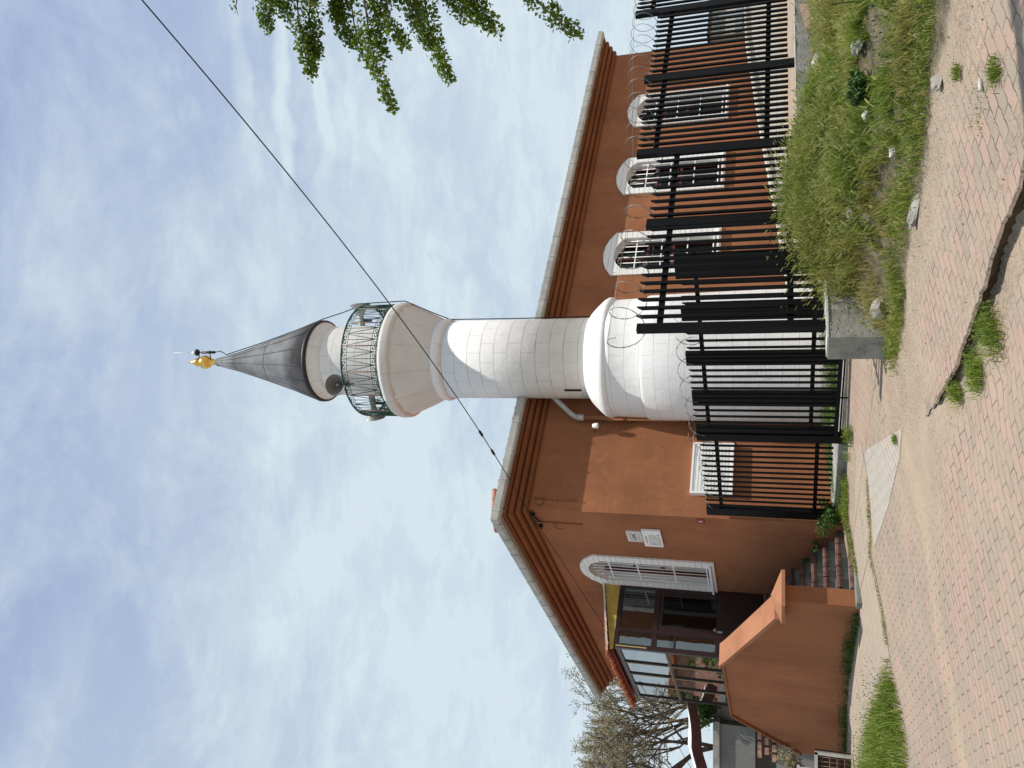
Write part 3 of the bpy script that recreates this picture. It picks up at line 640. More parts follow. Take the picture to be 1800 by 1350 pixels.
# lightning rod beside the finial
lr = MB(); X = V((.215, -.03, 0)); b0 = V(c0)
lr.tube([b0 + X + Z * 13.50, b0 + X + Z * 13.84], .03, 10); lr.tube([b0 + V((.0, 0, 13.62)), b0 + V((.26, -.03, 13.64))], .012, 6); lr.tube([b0 + Z * 13.92, b0 + X + Z * 13.93], .012, 6)
lr.tube([b0 + X + Z * 13.93, b0 + X + Z * 13.945, b0 + X + Z * 13.985, b0 + X + Z * 14.0], [.03, .07, .075, .04], 16)
lr.tube([b0 + X + Z * 13.84, b0 + X + Z * 13.95], .008, 6)
rod = lr.build('lightning_rod', 'lead_dark', mn)
lr = MB(); lr.tube([b0 + X + Z * 14.0, b0 + X + Z * 14.11], [.05, .012], 12); lr.tube([b0 + X + Z * 14.1, b0 + X + Z * 14.62], .005, 5); lr.build('rod_tip', 'white_metal', rod)
# railing
RR = 1.135; zb_, zt_ = 8.95, 9.70
def cyl(t, z, r=RR): return V((MX + r * cos(t), MY + r * sin(t), z))
ra = MB()
for z, rr in ((zt_, .014), (zb_, .010), (zb_ + .115, .005), (zt_ - .115, .005)): ra.tube([cyl(2 * pi * k / 72, z) for k in range(72)], rr * 1.25, 5, closed=True)
NV = 28
for k in range(NV):
    t0 = 2 * pi * k / NV; dt = pi / NV
    ra.tube([cyl(t0 + dt, zb_), cyl(t0 + dt, zt_)], .0085, 4)
    if k % 2: ra.tube([cyl(t0, zb_), cyl(t0, zt_)], .0085, 4)
    for sg in (-1, 1):
        ra.tube([cyl(t0, zt_ - .03), cyl(t0 + sg * dt, zb_ + .03)], .0085, 4)
        for (tc_, zc_, dz) in ((t0 + dt, zt_ - .06, 1), (t0, zb_ + .06, -1)):
            sp_ = []
            for q in range(12):
                a_ = q / 11 * 3.6 * pi / 1.9; rq = .048 * (1 - q / 15); sp_.append(cyl(tc_ + sg * (.052 + rq * cos(pi - a_)) / RR, zc_ + dz * rq * sin(a_) * 1.0))
            ra.tube(sp_, .0085, 4)
rail = ra.build('railing', 'green_iron', mn)
pm = MB(); pm.tube([(0, 0, zb_ - .06), (0, 0, zt_)], .011, 5)
pme = pm.build('post', 'rust_iron', None, (0, 0, 0)); me_ = pme.data; bpy.data.objects.remove(pme)
for k in range(14):
    t = 2 * pi * k / 14; p = cyl(t, 0); child_mesh('post', me_, rail, p)
# thick green stiffening panels that show at both flanks
st = MB()
for t in [radians(a_) for a_ in (-20, -12, -5, 3, 11, 19, 161, 169, 177, 185, 193, 200)]:
    st.obox(cyl(t, (zb_ + zt_) / 2, RR - .02), V((-sin(t), cos(t), 0)) * .012, V((cos(t), sin(t), 0)) * .012, Z * (zt_ - zb_) / 2)
st.build('stiffener', 'green_iron', rail)
lc = MB()
lc.tube([b0 + X + Z * 13.5, V((MX + .24, MY - .02, 13.36)), V((MX + .16, MY - .02, 13.2)), V((MX + .42, MY - .05, 12.2)), V((MX + .66, MY - .06, 11.4)), V((MX + .88, MY - .05, 10.76)), V((MX + 1.0, MY - .05, 10.3)), V((MX + 1.18, MY - .06, 9.72)), V((MX + 1.2, MY - .06, 8.85)), V((MX + .95, MY - .06, 8.25)), V((MX + .80, MY - .06, 7.85)), V((MX + .785, MY - .06, 6.5)), V((MX + .785, MY - .08, 5.0))], .011, 5)
lc.build('earth_cable', 'cable_black', mn)
# loudspeakers
def horn(loc, d, label, sc=1.0, back=.3):
    d = V(d).normalized(); p = V(loc)
    t_ = thing('loudspeaker', label, 'loudspeaker', p, 'horn loudspeakers on the minaret balcony')
    m = MB(); m.lathe(p, [(.205 * sc, 0.0), (.21 * sc, .012), (.20 * sc, .02), (.12 * sc, -.10 + .02), (.075 * sc, -.17), (.05 * sc, -.24)][::-1] and [(.05 * sc, -.26), (.06 * sc, -.18), (.11 * sc, -.09), (.17 * sc, -.02), (.21 * sc, .02), (.212 * sc, .03)], 32, axis=d, capend=False)
    m.build('horn', 'horn', t_)
    m = MB(); m.lathe(p, [(.205 * sc, .028), (.16 * sc, -.015), (.10 * sc, -.085), (.05 * sc, -.17), (.012, -.19)], 32, axis=d, capend=False); m.build('flare', 'horn_inside', t_)
    m = MB(); m.lathe(p, [(.002, -.19), (.026, -.15), (.028, -.06), (.002, -.045)], 16, axis=d); m.build('reflector', 'horn', t_)
    m = MB(); m.lathe(p, [(.05, -.26), (.065, -.27), (.07, -.26 - back), (.04, -.28 - back)], 20, axis=d); m.build('driver', 'horn', t_)
    q = p - d * .3; m = MB(); r_ = (V((MX, MY, 0)) - V((q.x, q.y, 0))).normalized(); m.obox(q - Z * .12, V((-r_.y, r_.x, 0)) * .015, r_ * .03, Z * .12); m.build('bracket', 'lead_dark', t_)
horn((MX + 1.13, MY + .05, 9.93), (1, .05, .12), 'horn loudspeaker on the balcony rail pointing away to the right of the minaret')
horn((-.02, MY - 1.02, 9.88), (-.06, -1, -.06), 'horn loudspeaker facing the street above the balcony rail below the lead cone')
horn((MX - 1.17, MY + .12, 9.62), (-1, .25, -.05), 'horn loudspeaker at the left side of the minaret balcony pointing left')

# ------------------------------------------------------------------ signs and fittings on the walls
def textmesh(txt, size, fr_o, fr_x, fr_y, mat, parent, name='lettering', depth=.003):
    cu = bpy.data.curves.new('t', 'FONT'); cu.body = txt; cu.size = size; cu.align_x = 'CENTER'; cu.align_y = 'CENTER'; cu.extrude = depth
    ob = bpy.data.objects.new('t', cu); COL.objects.link(ob); dg = bpy.context.evaluated_depsgraph_get(); me = bpy.data.meshes.new_from_object(ob.evaluated_get(dg))
    bpy.data.objects.remove(ob); fx, fy = V(fr_x), V(fr_y); fz = fx.cross(fy); org = V(ORG[parent.name])
    for v in me.vertices: v.co = V(fr_o) + fx * v.co.x + fy * v.co.y + fz * v.co.z - org
    me.materials.clear(); me.materials.append(MATS[mat]); o = bpy.data.objects.new(name, me); COL.objects.link(o); o.parent = parent; ORG[o.name] = tuple(org); return o
def marks(m, rng, t0, t1, z, hgt, s_, dens=.75, thick=.5):
    """a line of weathered, unreadable lettering"""
    t = t0
    while t > t1:
        w_ = rng.uniform(.4, .9) * hgt
        if rng.random() < dens:
            m.obox(W(s_, t - w_ / 2, z), B * w_ * .14, A * .002, Z * hgt / 2)
            if rng.random() < .7: m.obox(W(s_, t - w_ / 2, z + rng.choice((-.4, 0, .4)) * hgt), B * w_ * .42, A * .0015, Z * hgt * .12)
        t -= w_ * 1.15
rq = random.Random(5)
s1 = tag(MB().build('wall_plaque', 'plaque', None, W(-.03, .82, 4.1)) if False else None, '', '') if False else None
p1 = thing('wall_plaque', 'smaller grey stone plaque reading CAMİ, above the larger white plaque on the corner wall', 'plaque', W(-.02, .83, 4.10))
m = MB(); m.obox(W(-.014, .83, 4.10), A * .014, B * .20, Z * .135); m.build('slab', 'plaque', p1)
m = MB(); marks(m, rq, 1.0, .80, 4.18, .042, -.0285, 1); marks(m, rq, .76, .68, 4.18, .042, -.0285, 1); marks(m, rq, 1.0, .80, 4.02, .042, -.0285, 1); marks(m, rq, .76, .68, 4.02, .042, -.0285, 1)
m.build('engraving', 'plaque_grey_ink', p1)
textmesh('CAMİ', .105, W(-.0285, .84, 4.10), -B, Z, 'ink', p1)
p2 = thing('wall_plaque', 'larger white plaque of faded writing hung below the small grey plaque', 'plaque', W(-.03, .83, 3.78))
m = MB(); m.obox(W(-.03, .83, 3.775), A * .02, B * .315, Z * .168); m.build('slab', 'white_metal', p2)
m = MB(); marks(m, rq, 1.0, .72, 3.885, .034, -.0525, 1)
for k in range(7): marks(m, rq, 1.08, .62 + rq.uniform(0, .1), 3.83 - k * .03, .014, -.0525, .75)
m.build('writing', 'plaque_grey_ink', p2)
p3 = thing('house_number_plate', 'tiny red enamel number plate on the shaded wall by the corner', 'number plate', W(-.01, .12, 2.88))
m = MB(); m.obox(W(-.008, .115, 2.88), A * .008, B * .068, Z * .06); m.build('plate', 'red_plate', p3)
textmesh('8', .085, W(-.0165, .115, 2.88), -B, Z, 'white_metal', p3)
# white shutter box
bx = thing('wall_cabinet', 'white ribbed metal cabinet fixed to the sunlit terracotta wall behind the fence', 'cabinet', W(.91, -.02, 2.36))
m = MB(); m.obox(W(.912, -.045, 2.72), A * .50, B * .045, Z * .34); m.build('body', 'white_metal', bx)
m = MB()
for k in (-1, 1): m.obox(W(.912 + k * .49, -.10, 2.72), A * .018, B * .012, Z * .352)
for k in (-1, 1): m.obox(W(.912, -.10, 2.72 + k * .335), A * .472, B * .012, Z * .017)
m.build('frame', 'white_metal', bx)
m = MB()
for k in range(12): m.obox(W(.912, -.096, 2.42 + k * .055), A * .47, B * .006, Z * .02)
m.build('louvre', 'white_trim', bx)
lm = thing('wall_lamp', 'small white lamp head on a short arm on the shaded terracotta wall', 'lamp', W(1.8, -.02, 4.9))
m = MB(); m.tube([W(1.69, 0, 4.90), W(1.69, -.10, 4.92), W(1.68, -.20, 4.88)], .012, 6); m.tube([W(1.69, -.01, 4.90), W(1.76, -.02, 4.80), W(1.88, -.02, 4.78)], .006, 5); m.build('arm', 'rust_iron', lm)
m = MB(); m.lathe(W(1.675, -.20, 4.84), [(.03, .07), (.045, .05), (.055, -.02), (.05, -.04)][::-1], 16); m.build('head', 'white_metal', lm)
bt = thing('cable_bracket', 'dark metal bracket under the eaves corner holding the overhead cable', 'bracket', W(-.02, .1, 5.93))
m = MB(); m.tube([W(0, .05, 5.86), W(-.10, .1, 5.84), W(-.14, .28, 5.80), W(-.05, .55, 5.80), W(0, .62, 5.80)], .012, 5); m.tube([W(0, .3, 5.86), W(-.08, .33, 5.74)], .016, 5); m.obox(W(-.04, .15, 5.84), A * .03, B * .04, Z * .03); m.obox(W(-.04, .60, 5.80), A * .03, B * .04, Z * .03)
m.build('hook', 'cable_black', bt)
def sagline(S, E_, sag, n=40): return [V(S).lerp(V(E_), i / n) - Z * sag * 4 * (i / n) * (1 - i / n) for i in range(n + 1)]
m = MB(); ca = sagline((7.36, 1.0, 9.22), W(-.10, .12, 5.86), .736, 60); m.tube(ca, .0075, 5)
t_ = 46
for i_ in (50, 52): 
    p_ = ca[i_]; d_ = (ca[i_ + 1] - ca[i_]).normalized(); m.tube([p_ - d_ * .09, p_ - d_ * .03, p_ + d_ * .03, p_ + d_ * .09], [.012, .024, .024, .01], 6)
tag(m.build('overhead_cable', 'cable_black', None, ca[0]), 'thick black cable crossing the sky in front of the minaret to the eaves corner', 'cable')
m = MB(); cb = sagline(W(-.12, .3, 5.80), W(-2.7, 11.5, 3.1), .10, 30); m.tube(cb, .0065, 5)
tag(m.build('service_cable', 'cable_black', None, cb[0]), 'thin cable running down across the shaded wall past the porch roof', 'cable')

# ------------------------------------------------------------------ entrance: stair, parapet, glazed porch
SZ = [(-.20, .60), (.24, .76), (.60, .93), (.98, 1.10), (1.40, 1.275), (1.83, 1.45), (2.28, 1.62), (2.70, 1.78), (3.06, 1.90)]
st = thing('entrance_stair', 'brick edged concrete stair climbing between the corner wall and the terracotta parapet', 'stairs', W(-.6, 1.5, .4))
prev = -.55
for i, (t, z) in enumerate(SZ):
    t1 = SZ[i + 1][0] if i + 1 < len(SZ) else 6.3
    m = MB(); m.obox(W(-.585, (t + t1) / 2 + .06, z / 2 + .02), A * .582, B * ((t1 - t) / 2 + .06), Z * (z / 2 - .03))
    so2 = m.build('step', 'step_concrete', st)
    m = MB(); s_ = -1.165
    while s_ < -.01:
        wd_ = min(rg.uniform(.15, .2), -.005 - s_)
        if wd_ < .03: break
        z_ = z + rg.uniform(-.004, .004); r_ = .042
        pr = [(0, -.075), (-.045, -.07), (-.055, -.03), (-.045, .0), (0.0, .012), (.09, .008), (.09, -.075)]
        tt = t + rg.uniform(-.01, .01)
        m.prism([W(s_ + .006, tt + a_, z_ + b_) for a_, b_ in pr], A * (wd_ - .012)); s_ += wd_
    m.build('nosing', 'nosing' if 'nosing' in MATS else 'nosing', so2) if 'nosing' in MATS else m.build('nosing', plain('nosing', (0.13, 0.072, 0.058), .85, .2, 0, .45, 9, .5, 30).name, so2)
kb = MB(); kb.prism([W(s_, t_, .30) for s_, t_ in ((-1.5, -.52), (-.75, -.62), (.35, -.66), (.35, -.24), (-1.17, -.24), (-1.5, -.3))], Z * .255)
tag(kb.build('stair_kerb', 'step_concrete', None, W(-.6, -.4, .35)), 'worn concrete kerb below the bottom step, edged with weeds', 'kerb')
pp = thing('stair_parapet', 'terracotta parapet wall with sloping pink capped handrails carrying the porch', 'parapet', W(-1.3, 4, .2))
so_s, si_s = -1.43, -1.17
prof = [(-.20, .15), (-.20, 1.53), (.10, 1.53), (2.62, 2.47), (2.9, 2.60), (6.35, 2.60), (6.40, 2.56), (8.75, 1.22), (9.0, 1.1), (9.0, .05)]
m = MB(); m.prism([W(so_s, t, z) for t, z in prof], A * (si_s - so_s)); m.build('wall', 'terracotta', pp)
def cap(pts, w0, w1, th, mat='terracotta_cap'):
    m = MB(); top = [(t, z + th) for t, z in pts]; m.prism([W(w0, t, z) for t, z in pts + top[::-1]], A * (w1 - w0)); return m
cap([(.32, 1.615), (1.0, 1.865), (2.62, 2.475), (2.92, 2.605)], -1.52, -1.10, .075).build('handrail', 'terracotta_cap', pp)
cap([(6.36, 2.60), (7.5, 1.95), (8.75, 1.235), (9.02, 1.12)], -1.49, -1.12, .05).build('handrail', 'terracotta', pp)
cap([(2.93, 2.603), (6.4, 2.603)], -1.47, -1.15, .035).build('ledge', 'terracotta', pp)
m = MB(); q = [W(-1.60, -.42, 1.535), W(-1.02, -.42, 1.535), W(-1.02, .32, 1.535), W(-1.60, .32, 1.535)]; q2 = [p + Z * .05 for p in q]; ap = [W(-1.35, -.05, 1.74), W(-1.25, .02, 1.74)]
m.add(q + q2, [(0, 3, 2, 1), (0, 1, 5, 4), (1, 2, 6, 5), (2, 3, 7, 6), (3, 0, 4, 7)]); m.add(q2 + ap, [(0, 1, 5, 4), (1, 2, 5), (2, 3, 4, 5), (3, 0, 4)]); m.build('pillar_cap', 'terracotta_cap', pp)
# porch
po = thing('glazed_porch', 'dark brown framed glass entrance porch with yellow gable panel and tiled lean-to roof', 'porch', W(-.6, 4.7, 1.9))
T0, T1, S1 = 3.12, 6.32, -1.27
fm = MB()
def post(s, t, z0, z1, a_=.035, b_=.035): fm.obox(W(s, t, (z0 + z1) / 2), A * a_, B * b_, Z * (z1 - z0) / 2)
def railx(s0, s1, t, z, hh=.035, d_=.035): fm.obox(W((s0 + s1) / 2, t, z), A * (s1 - s0) / 2, B * d_, Z * hh)
def railt(t0, t1, s, z, hh=.03, d_=.03): fm.obox(W(s, (t0 + t1) / 2, z), B * (t1 - t0) / 2, A * d_, Z * hh)
post(-.04, T0, 1.9, 4.69, .045, .04); post(S1, T0, 2.64, 4.69, .045, .045); post(-.935, T0, 1.9, 4.69, .04, .037)
railx(-1.24, -.08, T0, 4.655, .045); railx(-1.22, -.08, T0, 3.925, .05, .038); post(-1.02, T0, 2.78, 2.79)
railx(-1.22, -.97, T0, 3.53, .016); railx(-1.22, -.97, T0, 2.72, .05)
fm.obox(W(-1.09, T0, 2.28), A * .13, B * .03, Z * .38)
for t in (3.98, 4.72, 5.45, 6.30): post(S1, t, 2.64, 4.62, .028, .026)
railt(T0 + .05, T1, S1, 4.64, .05, .035); railt(T0 + .05, T1, S1, 3.68, .022, .026); railt(T0 + .05, T1, S1, 2.66, .028, .03)
post(-.04, T1, 2.6, 4.69); railx(S1, 0, T1, 4.64); railx(S1, 0, T1, 2.66); railx(S1, 0, T1, 3.68, .02)
fm.build('frame', 'dark_brown', po)
ge = MB()
for t in (3.98, 4.72, 5.45): ge.obox(W(S1 - .031, t + .018, 3.65), A * .004, B * .008, Z * .95)
ge.obox(W(S1 - .004, T0 - .048, 4.35), A * .012, B * .004, Z * .30); ge.obox(W(S1 - .03, T0 + .06, 3.65), A * .006, B * .01, Z * .97)
ge.obox(W(S1 - .031, (T0 + T1) / 2, 3.71), A * .004, B * 1.58, Z * .006)
ge.build('trim', 'gold_edge', po)
def pane(c, a_, b_): 
    g_ = MB(); g_.obox(c, a_, b_, (V(a_).cross(V(b_))).normalized() * .003); return g_
zr_ = [(2.69, 3.655), (3.705, 4.59)]
tt = [T0 + .06, 3.955, 4.72 - .025, 5.45 - .025, 6.28]; tl_ = [T0 + .06, 4.006, 4.745, 5.475]; tr_ = [3.954, 4.694, 5.424, 6.274]
for (z0, z1) in zr_:
    for a_, b_ in zip(tl_, tr_): pane(W(S1, (a_ + b_) / 2, (z0 + z1) / 2), B * (b_ - a_) / 2, Z * (z1 - z0) / 2).build('pane', 'mirror_glass', po)
pane(W(-1.1, T0, 4.29), A * .12, Z * .31).build('pane', 'glass', po); pane(W(-.49, T0, 4.29), A * .405, Z * .31).build('pane', 'glass', po)
pane(W(-1.1, T0, 3.20), A * .12, Z * .43).build('pane', 'glass', po); pane(W(-1.1, T0, 3.71), A * .12, Z * .16).build('pane', 'glass', po)
pane(W(-.65, T1, 3.20), A * .56, Z * .45).build('pane', 'glass', po); pane(W(-.65, T1, 4.15), A * .56, Z * .42).build('pane', 'glass', po)
dr = MB()   # door leaf
for s_ in (-.14, -.85): dr.obox(W(s_, T0 - .005, 2.90), A * .055, B * .028, Z * .96)
for z_, h_ in ((3.83, .035), (2.72, .05), (2.0, .09)): dr.obox(W(-.495, T0 - .005, z_), A * .30, B * .028, Z * h_)
dr.obox(W(-.495, T0 - .005, 2.38), A * .30, B * .018, Z * .29)
do = dr.build('door', 'dark_brown', po)
pane(W(-.495, T0 - .005, 3.285), A * .30, Z * .51).build('pane', 'dark_glass', do)
m = MB(); m.lathe(W(-.80, T0 - .06, 2.79), [(.0, -.03), (.028, -.02), (.03, .0), (.018, .02), (.01, .05)], 12, axis=(-B)); m.obox(W(-.83, T0 - .045, 2.70), A * .02, B * .006, Z * .05); m.build('handle', 'horn', do)
m = MB(); m.prism([W(-.01, T0 - .02, 4.70), W(-1.33, T0 - .02, 4.70), W(-1.36, T0 - .02, 4.76), W(-.01, T0 - .02, 5.02)], B * .02); m.build('gable_panel', 'yellow_panel', po)
m = MB(); m.prism([W(0.0, T0 - .06, 5.03), W(-1.44, T0 - .06, 4.775), W(-1.44, T0 - .06, 4.80), W(0, T0 - .06, 5.06)], B * 3.62); ro = m.build('roof', 'roof_tile', po)
m = MB()
for k in range(19):
    t = T0 - .03 + k * .195; jz = rg.uniform(-.01, .015); m.tube([W(-1.45 - rg.uniform(0, .05), t + .10, 4.795 + jz), W(-.7, t + .10, 4.93), W(-.02, t + .10, 5.045)], [.045, .04, .035], 8)
m.build('tiles', 'roof_tile', ro)
m = MB(); m.obox(W(-1.36, (T0 + T1) / 2 + .15, 4.735), A * .015, B * 1.72, Z * .035)
for k in range(30): m.obox(W(-1.385 - .02 * rg.random(), T0 + .05 + k * .117, 4.76 + .02 * rg.random()), A * .02, B * .04, Z * .03)
m.build('fascia', 'red_fascia', po)
m = MB()
for k in range(34):
    s_ = -.02 - k * .041; m.obox(W(s_, T0 - .065, 5.045 + s_ * .178 + rg.uniform(-.006, .006)), A * .017, B * .012, Z * rg.uniform(.01, .022))
m.build('mortar_edge', 'plaque', po)
# inside the porch: inner door, notice, rail, lobby shelf
m = MB(); m.obox(W(-.012, 4.75, 2.95), A * .012, B * .55, Z * 1.05); m.obox(W(-.03, 4.75, 4.05), A * .02, B * .65, Z * .04); m.build('inner_door', 'red_wood', po)
m = MB(); m.obox(W(-.63, 4.7, 4.66), A * .60, B * 1.5, Z * .012); m.build('ceiling', 'white_trim', po)
m = MB(); m.obox(W(-.015, 3.6, 3.9), A * .01, B * .4, Z * .7); m.obox(W(-.2, 6.27, 3.3), A * .12, B * .01, Z * .6); m.build('blind', 'curtain', po)
m = MB(); m.obox(W(-.05, 4.4, 3.15), A * .01, B * .10, Z * .08); m.obox(W(-.05, 5.1, 3.2), A * .01, B * .05, Z * .06); m.build('notice', 'litter', po)

# ------------------------------------------------------------------ low cream wall before the side of the mosque
m = MB()
m.prism([W(3.9, -.72, .5), W(3.9, -.72, 1.35), W(6.2, -.72, 1.60), W(9.5, -.72, 2.0), W(13.0, -.72, 2.38), W(17.5, -.72, 2.6), W(17.5, -.72, .5)], B * .22)
cw = m.build('terrace_wall', 'cream_blocks', None, W(9, -.6, .6)); tag(cw, 'pale cream block wall with a sloping top between fence and mosque', 'wall')
m = MB()
for a_, b_ in (((3.88, 1.35), (6.2, 1.60)), ((6.2, 1.60), (9.5, 2.0)), ((9.5, 2.0), (13, 2.38)), ((13, 2.38), (17.5, 2.6))):
    m.beam(W(a_[0], -.61, a_[1] + .03), W(b_[0], -.61, b_[1] + .03), .30, .055)
m.build('coping', 'cream_stone', cw)

# ------------------------------------------------------------------ fences
def picket_mesh(h, w_=.036, d_=.03, point=.06):
    me = bpy.data.meshes.new('picket'); x, y = w_ / 2, d_ / 2
    vs = [(-x, -y, 0), (x, -y, 0), (x, y, 0), (-x, y, 0), (-x, -y, h - point), (x, -y, h), (x, y, h), (-x, y, h - point)]
    me.from_pydata(vs, [], [(0, 3, 2, 1), (4, 5, 6, 7), (0, 1, 5, 4), (1, 2, 6, 5), (2, 3, 7, 6), (3, 0, 4, 7)]); me.materials.append(MATS['black_paint']); return me
def ang(d): return atan2(d.y, d.x)
# concrete plinth
m = MB(); 
def rough_prism(m, s0, s1, z0, z1, n0, n1, step=.12):
    k = max(2, int((s1 - s0) / step)); kz = 5; rr = random.Random(int(s0 * 10) + 5)
    for face_n in (n0,):
        vs = []
        for i in range(k + 1):
            for j in range(kz + 1):
                s_ = s0 + (s1 - s0) * i / k; z_ = z0 + (z1 - z0) * j / kz; vs.append(FW(s_, face_n + .014 * hsh(s_, z_, 5) + (rr.uniform(-.01, .004) if j < kz else 0), z_ + (.008 * hsh(s_, 3, 6) if j == kz else 0)))
        m.add(vs, [(i * (kz + 1) + j, (i + 1) * (kz + 1) + j, (i + 1) * (kz + 1) + j + 1, i * (kz + 1) + j + 1) for i in range(k) for j in range(kz)], 0, False)
    tv_ = [FW(s0 + (s1 - s0) * i / k, n_ , z1 + (.008 * hsh(s0 + (s1 - s0) * i / k, 3, 6) if n_ == n0 else 0)) for i in range(k + 1) for n_ in (n0, n1)]
    m.add(tv_, [(2 * i, 2 * i + 1, 2 * i + 3, 2 * i + 2) for i in range(k)], 0, False)
    m.add([FW(s0, n0, z0), FW(s0, n1, z0), FW(s0, n1, z1), FW(s0, n0, z1)], [(0, 1, 2, 3)]); m.add([FW(s1, n0, z0), FW(s1, n1, z0), FW(s1, n1, z1), FW(s1, n0, z1)], [(0, 1, 2, 3)]); m.add([FW(s0, n1, z0), FW(s1, n1, z0), FW(s1, n1, z1), FW(s0, n1, z1)], [(0, 1, 2, 3)])
pl = thing('concrete_plinth', 'rough grey concrete plinth wall carrying the black street fence above the weeds', 'wall', FW(3, 0, 1))
rough_prism(m, -.28, 3.12, .3, 1.14, .13, -.22); rough_prism(m, 3.12, 11, .4, 1.405, .12, -.24); m.build('wall', 'rough_concrete', pl)
m = MB(); 
for k in range(18): 
    s_ = -.27 + k * .19; m.obox(FW(s_ + .095, -.03 + rg.uniform(-.01, .01), 1.148), A * .094, NF * .165, Z * rg.uniform(.006, .014))
m.obox(FW(6.8, -.05, 1.412), A * 3.6, NF * .175, Z * .006)
m.build('cement_skim', 'cream_stone', pl)
posts = [(0, 1.145, 3.105, .095), (1.645, 1.16, 3.15, .135), (3.0, 1.16, 3.40, .12), (4.66, 1.40, 3.455, .125), (6.42, 1.40, 3.76, .12), (8.1, 1.42, 3.78, .12)]
sf = thing('picket_fence', 'tall black iron picket fence on the concrete plinth with razor wire along its top', 'fence', FW(0, 0, 1.1))
for (s, z0, z1, wd) in posts:
    m = MB(); m.obox(FW(s, 0, (z0 + z1) / 2), A * wd / 2, NF * .035, Z * (z1 - z0) / 2); m.obox(FW(s, 0, z0 + .006), A * (wd / 2 + .05), NF * .09, Z * .006); m.build('post', 'black_paint', sf)
for (s0, s1, z) in ((.08, 1.55, 2.86), (1.74, 2.92, 2.87), (.08, 1.55, 1.50), (1.74, 2.92, 1.49), (3.08, 4.57, 3.16), (4.75, 6.34, 3.18), (3.08, 4.57, 1.765), (4.75, 6.34, 1.765), (6.5, 8.02, 3.50), (6.5, 8.02, 1.80)):
    m = MB(); m.obox(FW((s0 + s1) / 2, .0, z), A * (s1 - s0) / 2, NF * .022, Z * .033); m.build('rail', 'black_paint', sf)
pmA, pmB, pmC = picket_mesh(3.12 - 1.185), picket_mesh(3.395 - 1.50), picket_mesh(3.75 - 1.50)
for s0, s1, me, zb2 in ((.14, 1.52, pmA, 1.185), (1.76, 2.9, pmA, 1.185), (3.13, 4.56, pmB, 1.50), (4.79, 6.32, pmB, 1.50), (6.55, 8.0, pmC, 1.50)):
    k = int(round((s1 - s0) / .124))
    for i in range(k + 1): child_mesh('picket', me, sf, FW(s0 + (s1 - s0) * i / k, .035, zb2 + .01 * rg.random()), ang(A))
# sliding gate
sg_ = thing('sliding_gate', 'black iron sliding gate with wide stiles and a heavy bottom beam on rollers', 'gate', GW(2, 0, .8))
for (l0, l1, z0, z1) in ((1.90, 2.02, .87, 2.80), (2.47, 2.74, .87, 2.81), (3.27, 3.50, .87, 2.84), (4.08, 4.30, 1.0, 2.84), (4.78, 5.13, 1.15, 2.86)):
    m = MB(); m.obox(GW((l0 + l1) / 2, 0, (z0 + z1) / 2), G * (l1 - l0) / 2, GN * .03, Z * (z1 - z0) / 2)
    n_ = 3 if l1 - l0 > .2 else 1
    for k in range(n_): c_ = l0 + (k + .5) * (l1 - l0) / n_; m.obox(GW(c_, .034, (z0 + z1) / 2), G * ((l1 - l0) / n_ / 2 - .022), GN * .006, Z * ((z1 - z0) / 2 - .03))
    m.build('stile', 'black_paint', sg_)
for z_ in (2.61, 1.19): m = MB(); m.beam(GW(1.9, 0, z_), GW(5.2, 0, z_), .035, .055); m.build('rail', 'black_paint', sg_)
m = MB(); m.obox(GW(2.9, 0.01, .853), G * 1.02, GN * .04, Z * .027); m.build('bottom_beam', 'black_paint', sg_)
pg = picket_mesh(2.805 - .86, .03, .022, .045)
for c0_, c1_, n_ in ((2.13, 2.38, 3), (2.83, 3.18, 4), (3.60, 4.00, 4), (4.38, 4.70, 4)):
    for i in range(n_): child_mesh('picket', pg, sg_, GW(c0_ + (c1_ - c0_) * i / (n_ - 1), .03, .87), ang(G))
for l_ in (2.62, 3.42):
    m = MB(); m.tube([GW(l_, 0, .83), GW(l_, 0, .70)], .011, 6); m.tube([GW(l_, -.012, .712), GW(l_, .012, .712)], .02, 10); m.build('roller', 'black_paint', sg_)
# fixed left panel
lf = thing('picket_fence', 'narrow fixed black picket panel between the gate and the mosque corner', 'fence', GW(0, 0, .8))
for (l0, l1, z0, z1) in ((1.73, 1.88, .70, 2.80), (-.12, .06, .80, 2.76)):
    m = MB(); m.obox(GW((l0 + l1) / 2, 0, (z0 + z1) / 2), G * (l1 - l0) / 2, GN * .05, Z * (z1 - z0) / 2); m.build('post', 'black_paint', lf)
for z_ in (2.52, 1.09): m = MB(); m.obox(GW(.87, 0, z_), G * .81, GN * .02, Z * .028); m.build('rail', 'black_paint', lf)
pj = picket_mesh(2.755 - .86, .03, .022, .045)
for i in range(13): child_mesh('picket', pj, lf, GW(.14 + i * .1225, .03, .87), ang(G))
# pale kerb below the gate, low garden wall below the fixed panel
m = MB(); m.prism([GW(l, n, .4) for l, n in ((1.9, -.30), (4.0, -.30), (4.0, -.06), (1.9, -.06))], Z * .375)
tag(m.build('gate_track', 'kerb_stone', None, GW(2.8, 0, .5)), 'pale concrete track strip under the sliding gate', 'kerb')
m = MB(); m.prism([GW(l, n, .35) for l, n in ((.1, .10), (1.75, .10), (1.9, .30), (3.55, .34), (3.55, .10), (1.72, -.04), (.1, -.05))], Z * .33)
tag(m.build('concrete_footing', 'concrete', None, GW(1, .1, .5)), 'broken grey concrete footing strip in front of the gate track', 'kerb')
m = MB(); m.prism([GW(l, n, .4) for l, n in ((-.1, .02), (1.68, .02), (1.68, -.12), (-.1, -.12))], Z * .40)
tag(m.build('garden_kerb', 'step_concrete', None, GW(.8, 0, .5)), 'dark mossy kerb under the fixed picket panel', 'kerb')
